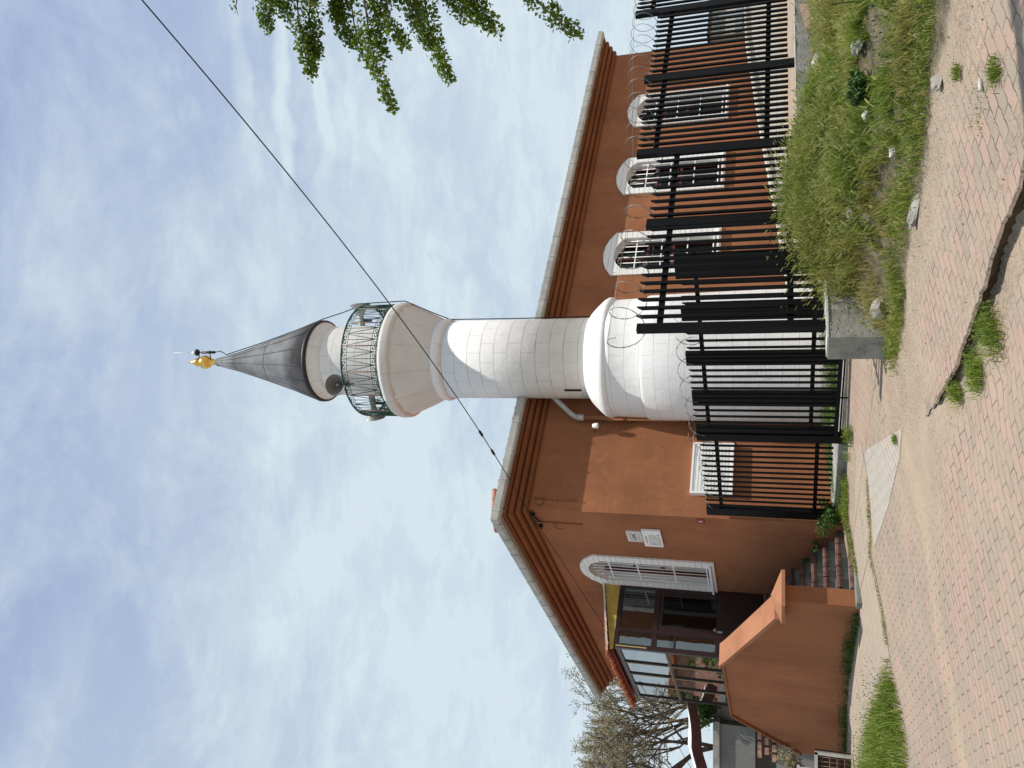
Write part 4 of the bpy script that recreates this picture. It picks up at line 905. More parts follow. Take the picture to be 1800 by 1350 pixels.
# yard inside the gate
m = MB(); ya = [GW(-.2, -.12, .80), GW(3.9, -.10, .80), FW(-.2, -.25, .85), FW(10, -.25, 1.30), W(14, .2, 1.25), W(0, .2, .80)]
m.poly(ya); yd = m.build('yard', 'concrete'); yd['kind'] = 'structure'

# razor wire
def razor(path, r, pitch_, label, phase=0.0, squash=1.0, thick=.0045, messy=.03, barbs=True, cut=None):
    m = MB(); pts = []; path = [V(p) for p in path]
    cum = [0]
    for i in range(1, len(path)): cum.append(cum[-1] + (path[i] - path[i - 1]).length)
    Lt = cum[-1]; n = int(Lt / pitch_ * 26); rr = random.Random(11)
    for k in range(n + 1):
        l = Lt * k / n; i = 0
        while i < len(cum) - 2 and cum[i + 1] < l: i += 1
        t = (l - cum[i]) / (cum[i + 1] - cum[i]); p = path[i].lerp(path[i + 1], t); d = (path[i + 1] - path[i]).normalized(); sd = d.cross(Z).normalized()
        a_ = 2 * pi * l / pitch_ + phase; wob_ = 1 + .12 * noise.noise(V((l * 1.3, phase, 0)))
        pts.append(p + sd * cos(a_) * r * wob_ + Z * sin(a_) * r * wob_ * squash + d * .10 * noise.noise(V((l * .8, 5, phase))))
    m.tube(pts, thick, 4)
    if barbs:
        for i in range(0, len(pts) - 1):
            for q in (.0, .5):
                p = pts[i].lerp(pts[i + 1], q); d = (pts[i + 1] - pts[i]).normalized(); s_ = d.orthogonal().normalized(); s_ = s_ * cos(i) + d.cross(s_) * sin(i)
                m.add([p - s_ * .013, p + d * .009, p + s_ * .013, p - d * .009], [(0, 1, 2, 3)], 0)
    o = m.build('razor_wire', 'wire_steel', None, path[0], fixn=False)
    return tag(o, label, 'razor wire', 'razor wire coils')
razor([FW(-.25, -.05, 3.22), FW(.2, -.05, 3.24), FW(3.0, -.05, 3.26)], .20, .42, 'razor wire coil along the street fence above the lower concrete plinth', .4)
razor([FW(3.0, -.05, 3.36), FW(4.6, -.05, 3.50), FW(8.2, -.05, 3.72)], .20, .30, 'thin looping wire coil on the stepped up end of the street fence', 1.4, barbs=False, thick=.004)
m = MB(); m.tube([FW(-.1, -.05, 3.43), FW(1.6, -.05, 3.40), FW(3, -.05, 3.46), FW(5, -.05, 3.68), FW(8.2, -.05, 3.92)], .003, 4); 
tag(m.build('tension_wire', 'wire_steel', None, FW(0, 0, 3.4)), 'straight tension wire strung above the street fence', 'wire')
razor([GW(4.1, -.12, 2.80), GW(2.6, -.12, 2.82), GW(1.2, -.10, 2.66), GW(.1, -.06, 2.60)], .17, .36, 'razor wire coil sagging along the sliding gate toward the mosque corner', 2.0, thick=.004)
m = MB(); m.tube([W(1.85, -.12, 3.1), W(1.6, -.2, 2.95), W(1.45, -.25, 2.98), W(1.42, -.12, 2.9)], .012, 5); m.tube([W(1.86, -.12, 3.15), W(1.45, -.14, 3.16), W(1.44, -.12, 3.09)], .01, 5)
tag(m.build('cabinet_cable', 'rust_iron', None, W(1.7, -.1, 3.1)), 'brown cable looping from the down pipe to the white cabinet', 'cable')

# ------------------------------------------------------------------ vegetation
def leafq(m, p, d, up, l, w_, mi=0):
    """a small pointed leaf folded along its midrib"""
    d = d.normalized(); s = d.cross(up)
    s = s.normalized() if s.length > 1e-4 else d.orthogonal().normalized(); u = s.cross(d)
    a = p; b = p + d * l * .45 + s * w_ / 2 + u * w_ * .12; c = p + d * l; e_ = p + d * l * .45 - s * w_ / 2 + u * w_ * .12
    o = len(m.v); m.v += [tuple(a), tuple(b), tuple(c), tuple(e_)]; m.f += [(o, o + 1, o + 2), (o, o + 2, o + 3)]; m.m += [mi, mi]; m.sm += [False, False]
def rvec(r): return V((r.uniform(-1, 1), r.uniform(-1, 1), r.uniform(-1, 1)))
def blade(m, p, h, lean, w_, r, mi=0, curl=.5):
    a = r.uniform(0, 2 * pi); d = V((cos(a), sin(a), 0)); s = V((-d.y, d.x, 0)); o = len(m.v)
    for k, t in enumerate((0, .4, .75, 1)):
        q = p + Z * h * (t - curl * .35 * t * t * lean) + d * lean * h * t * t; ww = w_ * (1 - t) ** .6 / 2 + .0004
        m.v += [tuple(q - s * ww), tuple(q + s * ww)]
    for k in range(3): m.f.append((o + 2 * k, o + 2 * k + 1, o + 2 * k + 3, o + 2 * k + 2)); m.m.append(mi); m.sm.append(False)
    return p + Z * h * (1 - curl * .35 * lean) + d * lean * h, d
def head(m, p, d, l, r, mi=2):
    """bristly seed head of wild barley"""
    dr = (Z * .55 + d * .8 + rvec(r) * .25).normalized(); s = dr.orthogonal().normalized()
    for k in range(2):
        s2 = s * cos(k * 1.57) + dr.cross(s) * sin(k * 1.57); w_ = l * .095; o = len(m.v)
        m.v += [tuple(p), tuple(p + dr * l * .35 + s2 * w_), tuple(p + dr * l * 1.0 + s2 * w_ * .7), tuple(p + dr * l * 1.05 - s2 * w_ * .5), tuple(p + dr * l * .35 - s2 * w_)]
        m.f.append((o, o + 1, o + 2, o + 3, o + 4)); m.m.append(mi); m.sm.append(False)
rv = random.Random(21)
gm = MB()
# density field on the bank: s along the fence, n toward the camera
cnt = 0
BARE = [(.5, 2.85, .26), (.62, 2.55, .2), (-.2, 1.92, .28), (1.3, 2.9, .25), (.35, 1.25, .16), (3.2, 1.75, .35), (2.6, 2.3, .2), (3.9, .35, .75), (3.3, 1.0, .45), (4.9, .7, .4)]
for _ in range(9000):
    s = rv.uniform(-.6, 6.3); n = rv.uniform(.06, 4.3); p = FW(s, n, 0)
    nz = hsh(p.x, p.y, .9) + .6 * hsh(p.x + 5, p.y, 2.3)
    near = 1 - sstep(3.3, 4.1, n + .5 * nz)
    dens = .22 + 1.15 * nz
    if .25 < s < 3.0 and n < 1.7: dens += .55
    if n > 2.3 and s > .5: dens += .32
    if s < -.25 + .15 * nz: dens = .2 if n < 1.1 else -1
    if s < 0 and n < .7: dens += .4
    for (bs, bn, br) in BARE: dens -= 1.6 * (1 - sstep(br * .5, br * 1.2, math.hypot(s - bs, n - bn)))
    if rv.random() > dens * near: continue
    tall = max(0, 1 - max(0, n - .3) / 1.9) * sstep(0, .5, s) * (1 - sstep(2.1, 2.9, s))
    hh = (.075 + .06 * rv.random() + .235 * tall) * (.65 + .9 * max(0, nz + .25)) * rv.uniform(.7, 1.2)
    dryc = (.08 if hsh(p.x, p.y + 20, 1.6) > -.1 else .7) + (.35 if s < .1 or (n < .9 and rv.random() < .2) else 0)
    c_ = rv.uniform(.02, .06)
    for q in range(rv.randint(10, 26)):
        a_ = rv.uniform(0, 2 * pi); rr = c_ * rv.random() ** .5; x_, y_ = p.x + cos(a_) * rr, p.y + sin(a_) * rr
        mi = 1 if rv.random() < dryc * .6 else 0; h = hh * rv.uniform(.5, 1.15)
        tip, d = blade(gm, V((x_, y_, H(x_, y_) - .012)), h, rv.uniform(.15, .95), rv.uniform(.004, .0095), rv, mi)
        if h > .16 and rv.random() < .40: head(gm, tip, d, rv.uniform(.04, .085), rv)
        cnt += 1
print('blades', cnt)
o = gm.build('wild_grass', ['grass_green', 'grass_dry', 'grass_head'], None, FW(2, 1, 1), fixn=False)
o['kind'] = 'stuff'; o['label'] = 'wild barley and long grass covering the bank below the fence'; o['category'] = 'grass'
# grass strips and clumps along edges
def patch(name, label, poly_fn, n, hr, wr, mats, leafy=0.0, headp=0.0, dryp=.15, cat='grass', seed=1, kind='stuff'):
    r = random.Random(seed); m = MB(); org = None
    for _ in range(n):
        x, y, k = poly_fn(r)
        if x is None: continue
        p = V((x, y, H(x, y) + .015)); org = org or p.copy()
        if r.random() < leafy:
            kk_ = min(1, hr[1] / .15); leafq(m, p + Z * r.uniform(.005, hr[1] * .7), rvec(r) + Z * .6, Z, r.uniform(.02, .045) * kk_, r.uniform(.010, .02) * kk_, 0)
        else:
            tip, d = blade(m, p, r.uniform(*hr) * k, r.uniform(.1, .8), r.uniform(*wr), r, 1 if r.random() < dryp else 0)
            if r.random() < headp: head(m, tip, d, .05, r)
    o = m.build(name, mats, None, org, fixn=False); o['label'] = label; o['category'] = cat
    if kind: o['kind'] = kind
    return o
GM = ['grass_green', 'grass_dry', 'grass_head']
CL = [(-3.25, 10.72), (-3.65, 11.3), (-4.3, 12.1), (-5.2, 13.3), (-6.3, 14.4), (-6.6, 13.2), (-5.6, 11.6), (-4.7, 10.4), (-4.1, 10.0), (-3.6, 10.3)]
def inpoly(x, y, P):
    c = False
    for i in range(len(P)):
        x0, y0 = P[i]; x1, y1 = P[i - 1]
        if (y0 > y) != (y1 > y) and x < (x1 - x0) * (y - y0) / (y1 - y0) + x0: c = not c
    return c
def clump(r):
    x, y = r.uniform(-6.6, -3.2), r.uniform(10, 14.4)
    if not inpoly(x, y, CL): return None, None, None
    e_ = min(1, .35 + 1.4 * seg_d(x, y, CL + CL[:1])); 
    if r.random() > e_ * (1.05 + hsh(x, y, 2)): return None, None, None
    return x, y, e_ * (.8 + .5 * hsh(x, y, 1.7))
patch('grass_clump', 'lush green grass and clover wedge between pavement and road at the left', clump, 30000, (.12, .42), (.006, .013), GM, .35, .02, .06, seed=4)
def along(P, wd, gaps=0.0, sc=1.0):
    segs = [(P[i], P[i + 1]) for i in range(len(P) - 1)]; ls = [math.hypot(b[0] - a[0], b[1] - a[1]) for a, b in segs]
    def f(r):
        a, b = r.choices(segs, ls)[0]; t = r.random(); x, y = a[0] + (b[0] - a[0]) * t, a[1] + (b[1] - a[1]) * t
        if hsh(x, y, 2.3) + .3 * hsh(x, y, 7) < gaps: return None, None, None
        dx, dy = r.gauss(0, wd), r.gauss(0, wd); return x + dx, y + dy, sc * (.5 + max(0, hsh(x, y, 3)) * 1.2)
    return f
wf = lambda s, t: (W(s, t, 0).x, W(s, t, 0).y)
gf2 = lambda l, n: (GW(l, n, 0).x, GW(l, n, 0).y)
patch('edge_weeds', 'dark weeds growing along the foot of the terracotta parapet wall', along([wf(-1.5, -.3), wf(-1.5, 3), wf(-1.52, 6), wf(-1.52, 9)], .05, -.1), 5200, (.05, .22), (.006, .014), ['leaf_dark', 'grass_green', 'grass_head'], .55, 0, .3, 'weeds', 9)
patch('edge_weeds', 'grass tufts in front of the bottom step and stair kerb', along([wf(-1.1, -.68), wf(-.2, -.72), wf(.3, -.74), gf2(.4, .36), gf2(1.2, .25)], .045, -.25), 2600, (.04, .12), (.005, .01), GM, .3, 0, .1, 'weeds', 10)
patch('edge_weeds', 'tufts of grass growing under the gate and fixed panel', along([gf2(.2, .15), gf2(1.0, .14), gf2(1.9, .36), gf2(2.4, .40)], .05, -.2), 2600, (.05, .16), (.005, .011), GM, .35, 0, .1, 'weeds', 11)
patch('seam_moss', 'green line of moss and grass along the seam between pavement and road', along([(-1.2, 11.0), (-1.9, 11.15), (-2.2, 11.42), (-2.75, 10.93), (-3.3, 10.7)], .03, -.05), 1900, (.015, .05), (.004, .008), GM, .4, 0, .1, 'weeds', 12)
patch('paving_weeds', 'small weeds in the joints of the road pavers at the right', along([(1.5, 5.2), (1.9, 5.0), (1.45, 5.5), (2.2, 4.9), (1.2, 6.0)], .05, .15), 500, (.01, .03), (.003, .006), GM, .0, 0, .1, 'weeds', 15)
patch('grass_fringe', 'low green fringe of grass at the foot of the bank beside the pavers', along([FW(-.45, .0, 0).xy[:], FW(-.5, .5, 0).xy[:], FW(-.35, 1.0, 0).xy[:], FW(-.25, 1.6, 0).xy[:], FW(-.35, 2.4, 0).xy[:], FW(-.2, 3.6, 0).xy[:]], .09, -.3), 7000, (.04, .13), (.004, .008), GM, .1, .05, .25, 'grass', 16)
patch('yard_weeds', 'green weeds at the foot of the minaret seen through the gate', along([(-.6, 13.3), (.1, 12.9), (.7, 12.7), (1.4, 12.9)], .16, -.3, 1.3), 4200, (.08, .26), (.008, .016), ['leaf_ivy', 'grass_green', 'grass_head'], .6, 0, .4, 'weeds', 17)
for (x, y, n, rad, lab) in ((.33, 5.78, 850, .08, 'tufted green weed growing under the broken paving edge'), (.08, 6.18, 800, .07, 'leafy green weed tuft farther along the broken paving edge'), (-.06, 6.72, 420, .045, 'small weed tuft at the shallow end of the broken edge'), (1.69, 5.02, 420, .035, 'small weed in a paver joint, nearest of the tiny tufts'), (1.93, 5.66, 240, .026, 'tiny weed tuft standing alone in the gravelly pavers'), (-.55, 8.9, 260, .03, 'tiny sprout on the bare pavers before the plinth end')):
    r = random.Random(int(x * 100) + 50)
    def f(r, x=x, y=y, rad=rad): return x + r.gauss(0, rad), y + r.gauss(0, rad), 1
    patch('weed_tuft', lab, f, n, (.02, .11 if rad > .04 else .05), (.003, .007), GM, .45, 0, .06, 'weed', int(x * 10) + 40, kind=None)
patch('yard_weeds', 'bright green weeds behind the fixed picket panel at the mosque corner', along([wf(.25, -.35), wf(.9, -.6), wf(1.6, -.9), wf(2.0, -1.2)], .13, -.5, 1.3), 3600, (.06, .22), (.008, .016), ['leaf_ivy', 'grass_green', 'grass_head'], .45, 0, .35, 'weeds', 18)
patch('bank_weeds', 'broad leafed dark weeds scattered among the long grass of the bank', along([FW(.2, 1.6, 0).xy[:], FW(.6, .8, 0).xy[:], FW(1.4, 1.3, 0).xy[:], FW(2.4, .5, 0).xy[:], FW(1.8, 2.2, 0).xy[:], FW(.6, 3.2, 0).xy[:], FW(-.2, 2.6, 0).xy[:]], .16, .12, 1.2), 5200, (.05, .26), (.008, .016), ['leaf_dark', 'leaf_ivy', 'grass_head'], .75, 0, .4, 'weeds', 19)
patch('dead_stalks', 'dry straw coloured stalks standing and lying in the bank', along([FW(-.2, .3, 0).xy[:], FW(.3, .9, 0).xy[:], FW(.2, 2.0, 0).xy[:], FW(1.5, 2.5, 0).xy[:], FW(2.8, 1.9, 0).xy[:], FW(3.4, 2.6, 0).xy[:]], .14, -.05, 1.3), 3800, (.04, .26), (.003, .006), ['grass_dry', 'grass_dry', 'grass_head'], 0, .08, .5, 'grass', 20)
# broad leafed plants
def leafy(loc, rad, hgt, n, mat, label, name='shrub', cat='shrub', ls=(.04, .08), stems=9, seed=3):
    r = random.Random(seed); loc = V(loc); t_ = thing(name, label, cat, loc); m = MB(); s_ = MB(); tips = []
    for k in range(stems):
        a = 2 * pi * k / stems + r.uniform(-.3, .3); q = loc + V((cos(a) * rad * r.uniform(.3, .9), sin(a) * rad * r.uniform(.3, .9), hgt * r.uniform(.5, 1))); md = loc.lerp(q, .5) + Z * hgt * .12
        s_.tube([loc, md, q], [.007, .005, .002], 4); tips.append((loc, md, q))
    for _ in range(n):
        a_, b_, c_ = r.choice(tips); t = r.uniform(.25, 1); p = (a_.lerp(b_, t * 2) if t < .5 else b_.lerp(c_, t * 2 - 1)) + rvec(r) * rad * .16
        if p.z < loc.z - .02: p.z = loc.z + .02
        leafq(m, p, rvec(r) + Z * .25, Z + rvec(r) * .5, r.uniform(*ls), r.uniform(*ls) * .6)
    s_.build('stem', 'bark', t_, fixn=False); m.build('foliage', mat, t_, fixn=False); return t_
leafy(W(-.05, -.36, .62), .34, .42, 1900, 'leaf_ivy', 'dense bright green ivy bush at the mosque corner beside the bottom step', 'ivy_bush', 'bush', (.03, .055), 14, 5)
leafy(W(-.12, .6, .95), .13, .16, 260, 'leaf_ivy', 'small green plant against the wall on the fourth step', 'step_weed', 'weed', (.02, .04), 6, 6)
leafy(W(-.10, 1.2, 1.12), .10, .12, 200, 'leaf_ivy', 'small green plant against the wall higher up the stair', 'step_weed', 'weed', (.02, .035), 5, 7)
p = FW(.5, 2.42, 0); leafy((p.x, p.y, H(p.x, p.y)), .17, .17, 1000, 'leaf_dark', 'dark green thistle rosette among rubble in the middle of the bank', 'thistle', 'plant', (.03, .06), 12, 8)
p = FW(1.98, .35, 0); leafy((p.x, p.y, H(p.x, p.y)), .20, .42, 420, 'leaf_bluegreen', 'blue green leafy weed reaching up against the fence rails', 'tall_weed', 'plant', (.05, .09), 9, 12)
p = FW(2.5, 1.75, 0); leafy((p.x, p.y, H(p.x, p.y)), .12, .10, 260, 'leaf_bluegreen', 'small blue green plant beside the pinkish slab', 'low_weed', 'plant', (.03, .05), 7, 13)

# rocks and rubble
def rock(loc, sz, label, mat='rock', seed=1, flat=.6, cat='rock', name='rock'):
    r = random.Random(seed); bm = bmesh.new(); bmesh.ops.create_icosphere(bm, subdivisions=4, radius=1)
    for v in bm.verts:
        d = v.co.copy(); k = 1 + .35 * noise.noise(d * 1.3 + V((seed, 0, 0))) + .14 * noise.noise(d * 4 + V((0, seed, 0))) + .07 * noise.noise(d * 11)
        # planar cuts give broken faces
        for c in range(5):
            nn = V((sin(seed * 3.1 + c * 2.4), cos(seed * 1.7 + c * 1.9), sin(c * 1.3 + seed))).normalized(); dd_ = d.dot(nn) * k
            if dd_ > .72: d -= nn * (dd_ - .72) / k
        v.co = V((d.x * sz[0], d.y * sz[1], d.z * sz[2])) * k
    me = bpy.data.meshes.new(name); bm.to_mesh(me); bm.free(); me.materials.append(MATS[mat])
    o = bpy.data.objects.new(name, me); COL.objects.link(o); o.location = loc; o.rotation_euler = (r.uniform(-.3, .3), r.uniform(-.3, .3), r.uniform(0, 6)); tag(o, label, cat); return o
def fl(s, n, dz=0.0): p = FW(s, n, 0); return (p.x, p.y, H(p.x, p.y) + dz)
rock(fl(-.16, .40, .05), (.13, .09, .08), 'grey concrete lump half buried in grass at the end of the plinth', seed=3)
rock(fl(.80, 2.62, .05), (.10, .07, .05), 'broken pale concrete chunk just above the dark thistle', seed=5)
rock(fl(.42, 2.22, .04), (.06, .045, .04), 'white plastered fragment touching the dark thistle', seed=8, mat='cream_stone')
rock(fl(-.57, 3.17, .02), (.08, .045, .04), 'pale stone at the edge of the bank beside the sandy pavers', seed=9)
rock(fl(.15, 1.35, .03), (.09, .06, .04), 'small grey stone in the grass below the tall weeds', seed=12)
rock(fl(2.45, 1.45, .05), (.09, .07, .05), 'flat sandy stone near the top of the bank by the slab', seed=14, mat='cream_stone')
rock(fl(.41, 1.13, .03), (.11, .08, .05), 'grey rubble lump under dry grass close to the plinth end', seed=15)
rock(fl(-.45, 1.97, .0), (.17, .09, .035), 'long flat grey slab of rubble at the foot of the bank', seed=17, flat=.3)
m = MB(); c = V(fl(-.02, 2.19, .035)); m.obox(c, V((.05, .02, .0)), V((-.012, .03, .018)), V((.0, -.003, .005))); tag(m.build('tile_fragment', 'litter', None, c), 'white ceramic tile fragment lying in the grass of the bank', 'tile')
m = MB(); c = V(fl(3.3, 1.42, .07)); m.obox(c, (A * .95 - NF * .3).normalized() * .58 + Z * .03, NF * .05 + Z * .02, V((0, 0, .05))); tag(m.build('brick_slab', 'pinkslab', None, c), 'long pinkish masonry slab lying at the top of the bank', 'slab')
m = MB(); x, y = 1.72, 5.31; c = V((x, y, H(x, y) + .012)); m.tube([c - V((.035, .01, 0)), c + V((.03, .01, 0))], [.011, .012], 10); m.tube([c + V((.03, .01, 0)), c + V((.045, .015, 0))], [.006, .005], 8); tag(m.build('plastic_bottle_piece', 'litter', None, c), 'small white plastic scrap lying on the sandy pavers', 'litter')
# loose gravel: countless chips
gr = MB(); r = random.Random(31)
def chip(m, x, y, s, r, lift=0.0, mi=0):
    z = H(x, y) + lift; q = [V((r.uniform(-1, 1), r.uniform(-1, 1), 0)).normalized() * s * r.uniform(.5, 1) for _ in range(4)]
    q = sorted(q, key=lambda v: atan2(v.y, v.x)); o = len(m.v); h = s * r.uniform(.3, .8)
    m.v += [(x + v.x, y + v.y, z - .003) for v in q] + [(x + r.uniform(-.3, .3) * s, y + r.uniform(-.3, .3) * s, z + h)]
    for i in range(4): m.f.append((o + i, o + (i + 1) % 4, o + 4)); m.m.append(mi); m.sm.append(False)
for _ in range(15000):
    u = r.random()
    if u < .45: n = r.uniform(-.1, 4.8); s = -.45 - abs(r.gauss(0, .45)); p = FW(s, n, 0)
    elif u < .6: i = r.randrange(len(RIDGE) - 1); t = r.random(); p = V((RIDGE[i][0] + (RIDGE[i + 1][0] - RIDGE[i][0]) * t + r.gauss(0, .16), RIDGE[i][1] + (RIDGE[i + 1][1] - RIDGE[i][1]) * t - .12 + r.gauss(0, .14), 0))
    elif u < .8: p = FW(r.uniform(0, 5), r.uniform(.2, 4.2), 0)
    else: p = V((r.uniform(-6, 3), r.uniform(4.6, 11), 0))
    sc = r.uniform(.003, .009) if r.random() < .93 else r.uniform(.009, .018)
    if u >= .8: sc *= .7
    chip(gr, p.x, p.y, sc, r, 0, r.choice((0, 0, 0, 1, 2)))
o = gr.build('gravel', ['rock', 'kerb_stone', 'paver_loose'], None, (0, 7, .4), fixn=False); o['kind'] = 'stuff'; o['label'] = 'loose gravel and crumbs of rubble scattered on the pavers'; o['category'] = 'gravel'

# overhanging tree at the right
r = random.Random(77)
tr = thing('overhanging_tree', 'leafy green tree whose hanging boughs enter the top right of the scene', 'tree', (5.6, 3.2, H(5.6, 3.2)))
tk = MB(); zg = H(5.6, 3.2)
tk.tube([(5.6, 3.2, zg - .1), (5.5, 3.3, zg + 1.2), (5.2, 3.5, zg + 2.1), (4.9, 3.6, zg + 2.8)], [.2, .16, .13, .10], 12)
lim = {'a': [(4.9, 3.6, 3.2), (4.0, 3.6, 3.8), (3.0, 3.7, 4.1), (2.24, 3.78, 4.14)], 'b': [(5.0, 3.6, 2.9), (4.0, 3.6, 3.3), (3.0, 3.7, 3.5), (2.2, 3.82, 3.53)], 'c': [(5.2, 3.5, 2.6), (4.2, 3.6, 2.75), (3.0, 3.7, 2.9), (2.15, 3.8, 2.94)]}
for k, pts in lim.items(): tk.tube(pts, [.07, .05, .03, .012], 8)
tk.build('trunk', 'bark', tr, fixn=False)
# strands given as (start, tip) in space
STR = [((2.25, 3.80, 4.05), (1.62, 3.78, 3.95), .75), ((2.24, 3.78, 4.16), (1.91, 3.77, 4.23), .8), ((2.19, 3.78, 3.92), (1.76, 3.83, 3.97), 1.1), ((2.19, 3.80, 3.66), (1.40, 3.78, 3.49), .62), ((2.24, 3.80, 3.68), (1.70, 3.80, 3.54), .7), ((2.15, 3.83, 3.54), (1.72, 3.78, 3.42), .9),
       ((2.15, 3.80, 3.32), (1.51, 3.78, 3.17), .7), ((2.11, 3.80, 3.36), (1.70, 3.78, 3.28), .8), ((2.11, 3.80, 3.06), (1.72, 3.80, 2.92), .85), ((2.06, 3.80, 3.10), (1.77, 3.80, 2.99), .7), ((2.02, 3.80, 2.80), (1.66, 3.78, 2.51), .75), ((1.98, 3.80, 2.76), (1.79, 3.80, 2.63), .8),
       ((2.24, 3.87, 3.84), (1.81, 3.87, 3.77), 1.1), ((2.24, 3.83, 3.62), (1.85, 3.87, 3.58), 1.1), ((2.15, 3.87, 3.45), (1.85, 3.87, 3.37), 1.1), ((2.24, 3.78, 4.18), (1.98, 3.78, 4.11), 1.0), ((2.15, 3.87, 3.19), (1.85, 3.87, 3.11), .9), ((2.17, 3.87, 3.77), (1.62, 3.82, 3.62), .35), ((2.25, 3.80, 4.35), (2.03, 3.80, 4.44), .35)]
for k in range(40): y_ = r.uniform(3.4, 3.9); z_ = r.uniform(2.5, 4.3); STR.append(((3.2 + r.random(), y_, z_ + .1), (1.93 + r.uniform(0, .5), y_, z_), .8))
fo = MB(); tw = MB()
for (a, b, dn) in STR:
    a, b = V(a), V(b); L_ = (b - a).length; mid = a.lerp(b, .5) + Z * .05; pts = [a, a.lerp(mid, .5) + Z * .015, mid, mid.lerp(b, .5) + Z * .012, b]
    tw.tube(pts, [.006, .005, .004, .0025, .0012], 5)
    for q in range(int(dn * 1250 * L_ / .6)):
        t = r.random() ** .8 * 4; i = min(3, int(t)); p = pts[i].lerp(pts[i + 1], t - i); sp_ = .056 * dn ** .5 * (1.3 - t / 4 * .8)
        off = rvec(r) * sp_; off.z *= 1.1; p2 = p + off + (Z * .0)
        if hsh(p2.x * 1.0 + p2.y, p2.z, 9) < -.28: continue
        leafq(fo, p2, rvec(r) + off * 8 - Z * .35, rvec(r) + Z * .6, r.uniform(.010, .030), r.uniform(.010, .023))
tw.build('twig', 'bark', tr, fixn=False); fo.build('foliage', 'leaf_elm', tr, fixn=False)

# bare spring tree at the far left
r = random.Random(5); bt_ = thing('bare_tree', 'nearly bare spreading tree with sparse olive buds beyond the porch', 'tree', (-11.6, 27, .3)); bm_ = MB(); lf_ = MB()
def grow(p, d, l, rad, dep):
    pts = [p]; q = p; dd_ = d.copy(); rs = [rad]
    for k in range(3): dd_ = (dd_ + rvec(r) * .16 + Z * .03).normalized(); q = q + dd_ * l / 3; pts.append(q); rs.append(rad * (1 - .12 * (k + 1)))
    bm_.tube(pts, rs, 6 if dep > 3 else 4, cap=False)
    if dep <= 3:
        for _ in range(4 if dep > 0 else 9):
            c_ = pts[r.randrange(1, 4)] + rvec(r) * .07
            for _ in range(3): leafq(lf_, c_ + rvec(r) * .05, rvec(r), rvec(r), r.uniform(.04, .08), r.uniform(.02, .04))
    if dep == 0: return
    for k in range(3 if dep > 3 else 2 + (r.random() < .55)):
        ax = rvec(r).normalized(); nd_ = (dd_ + ax * r.uniform(.45, .75)).normalized(); nd_ = (nd_ + V((0, 0, .06))).normalized(); grow(pts[3 if k < 2 else 2], nd_, l * r.uniform(.68, .86), rad * .62, dep - 1)
for (p, d, l, ra_) in (((-11.6, 27, .2), (.12, -.05, 1), 2.3, .19), ((-11.4, 26.8, .8), (.55, -.1, .8), 2.1, .13), ((-11.9, 26.8, .9), (-.4, -.1, .9), 2.0, .13), ((-10.6, 26.5, .8), (.42, 0, .9), 2.0, .11)):
    grow(V(p), V(d).normalized(), l, ra_, 6)
bm_.build('trunk', 'bark', bt_, fixn=False); lf_.build('foliage', 'leaf_olive', bt_, fixn=False)

# ------------------------------------------------------------------ far left background
gb = thing('grey_building', 'low grey rendered building with concrete coping beyond the far end of the stair', 'building', (-11, 23.5, .3))
m = MB(); m.obox((-11.9, 24.5, 2.72), V((2.6, 0, 0)), V((0, 1.5, 0)), Z * .47); m.obox((-7.2, 24.6, 1.7), V((2.1, 0, 0)), V((0, 1.3, 0)), Z * 1.52); m.obox((-11.9, 25.6, 1.2), V((2.6, 0, 0)), V((0, .4, 0)), Z * 1.1); m.build('wall', 'greyrender', gb)
m = MB(); m.obox((-11.9, 24.4, 3.27), V((2.68, 0, 0)), V((0, 1.5, 0)), Z * .085); m.build('coping', 'concrete', gb)
leafy((-8.9, 23.1, 3.15), .75, .75, 2600, 'leaf_ivy', 'bright green hedge plant on the grey building coping beside the porch', 'planter_shrub', 'shrub', (.06, .12), 12, 31)
aw = thing('awning', 'furled maroon and white fabric awning hanging behind the porch', 'awning', (-8.6, 20.5, 3.8))
m = MB(); m2 = MB()
for k in range(15):
    t = k / 14; x = -7.55 - 2.6 * t; zc = 3.86 - .30 * t * t - .08 * abs(sin(t * 6)); w2 = .03 + .05 * sin(t * 3) ** 2 + .05 * t
    m.v += [(x, 20.5, zc), (x, 20.25, zc - w2), (x, 20.4, zc - w2 - .03)]; m2.v += [(x, 20.42, zc - w2 - .02), (x, 20.22, zc - w2 - .05), (x, 20.3, zc - w2 - .2 - .1 * t), (x, 20.5, zc - w2 - .18)]
for k in range(14):
    for j in range(3): m.f.append((3 * k + j, 3 * k + 3 + j, 3 * k + 3 + (j + 1) % 3, 3 * k + (j + 1) % 3)); m.m.append(0); m.sm.append(False)
    for j in range(4): m2.f.append((4 * k + j, 4 * k + 4 + j, 4 * k + 4 + (j + 1) % 4, 4 * k + (j + 1) % 4)); m2.m.append(0); m2.sm.append(False)
m.build('fabric', 'white_cloth', aw); m2.build('valance', 'maroon_cloth', aw)
m = MB(); m.tube([(-7.4, 20.6, 3.7), (-7.4, 20.6, .6)], .03, 8); m.tube([(-9.9, 20.6, 3.6), (-9.9, 20.6, .6)], .03, 8); m.build('pole', 'horn', aw)
tb = thing('tile_stack', 'small stack of orange clay bricks on the grey ledge behind the stair end', 'bricks', (-9.4, 22.4, 1.9))
for k, (x, z) in enumerate(((-9.18, 2.12), (-9.42, 2.12), (-9.66, 2.12), (-9.3, 1.94), (-9.56, 1.94), (-9.2, 1.76), (-9.46, 1.76), (-9.72, 1.76))):
    m = MB(); m.obox((x, 22.3, z), V((.09, 0, .0)), V((0, .07, 0)), Z * .05); m.build('brick', 'roof_tile_pale', tb)
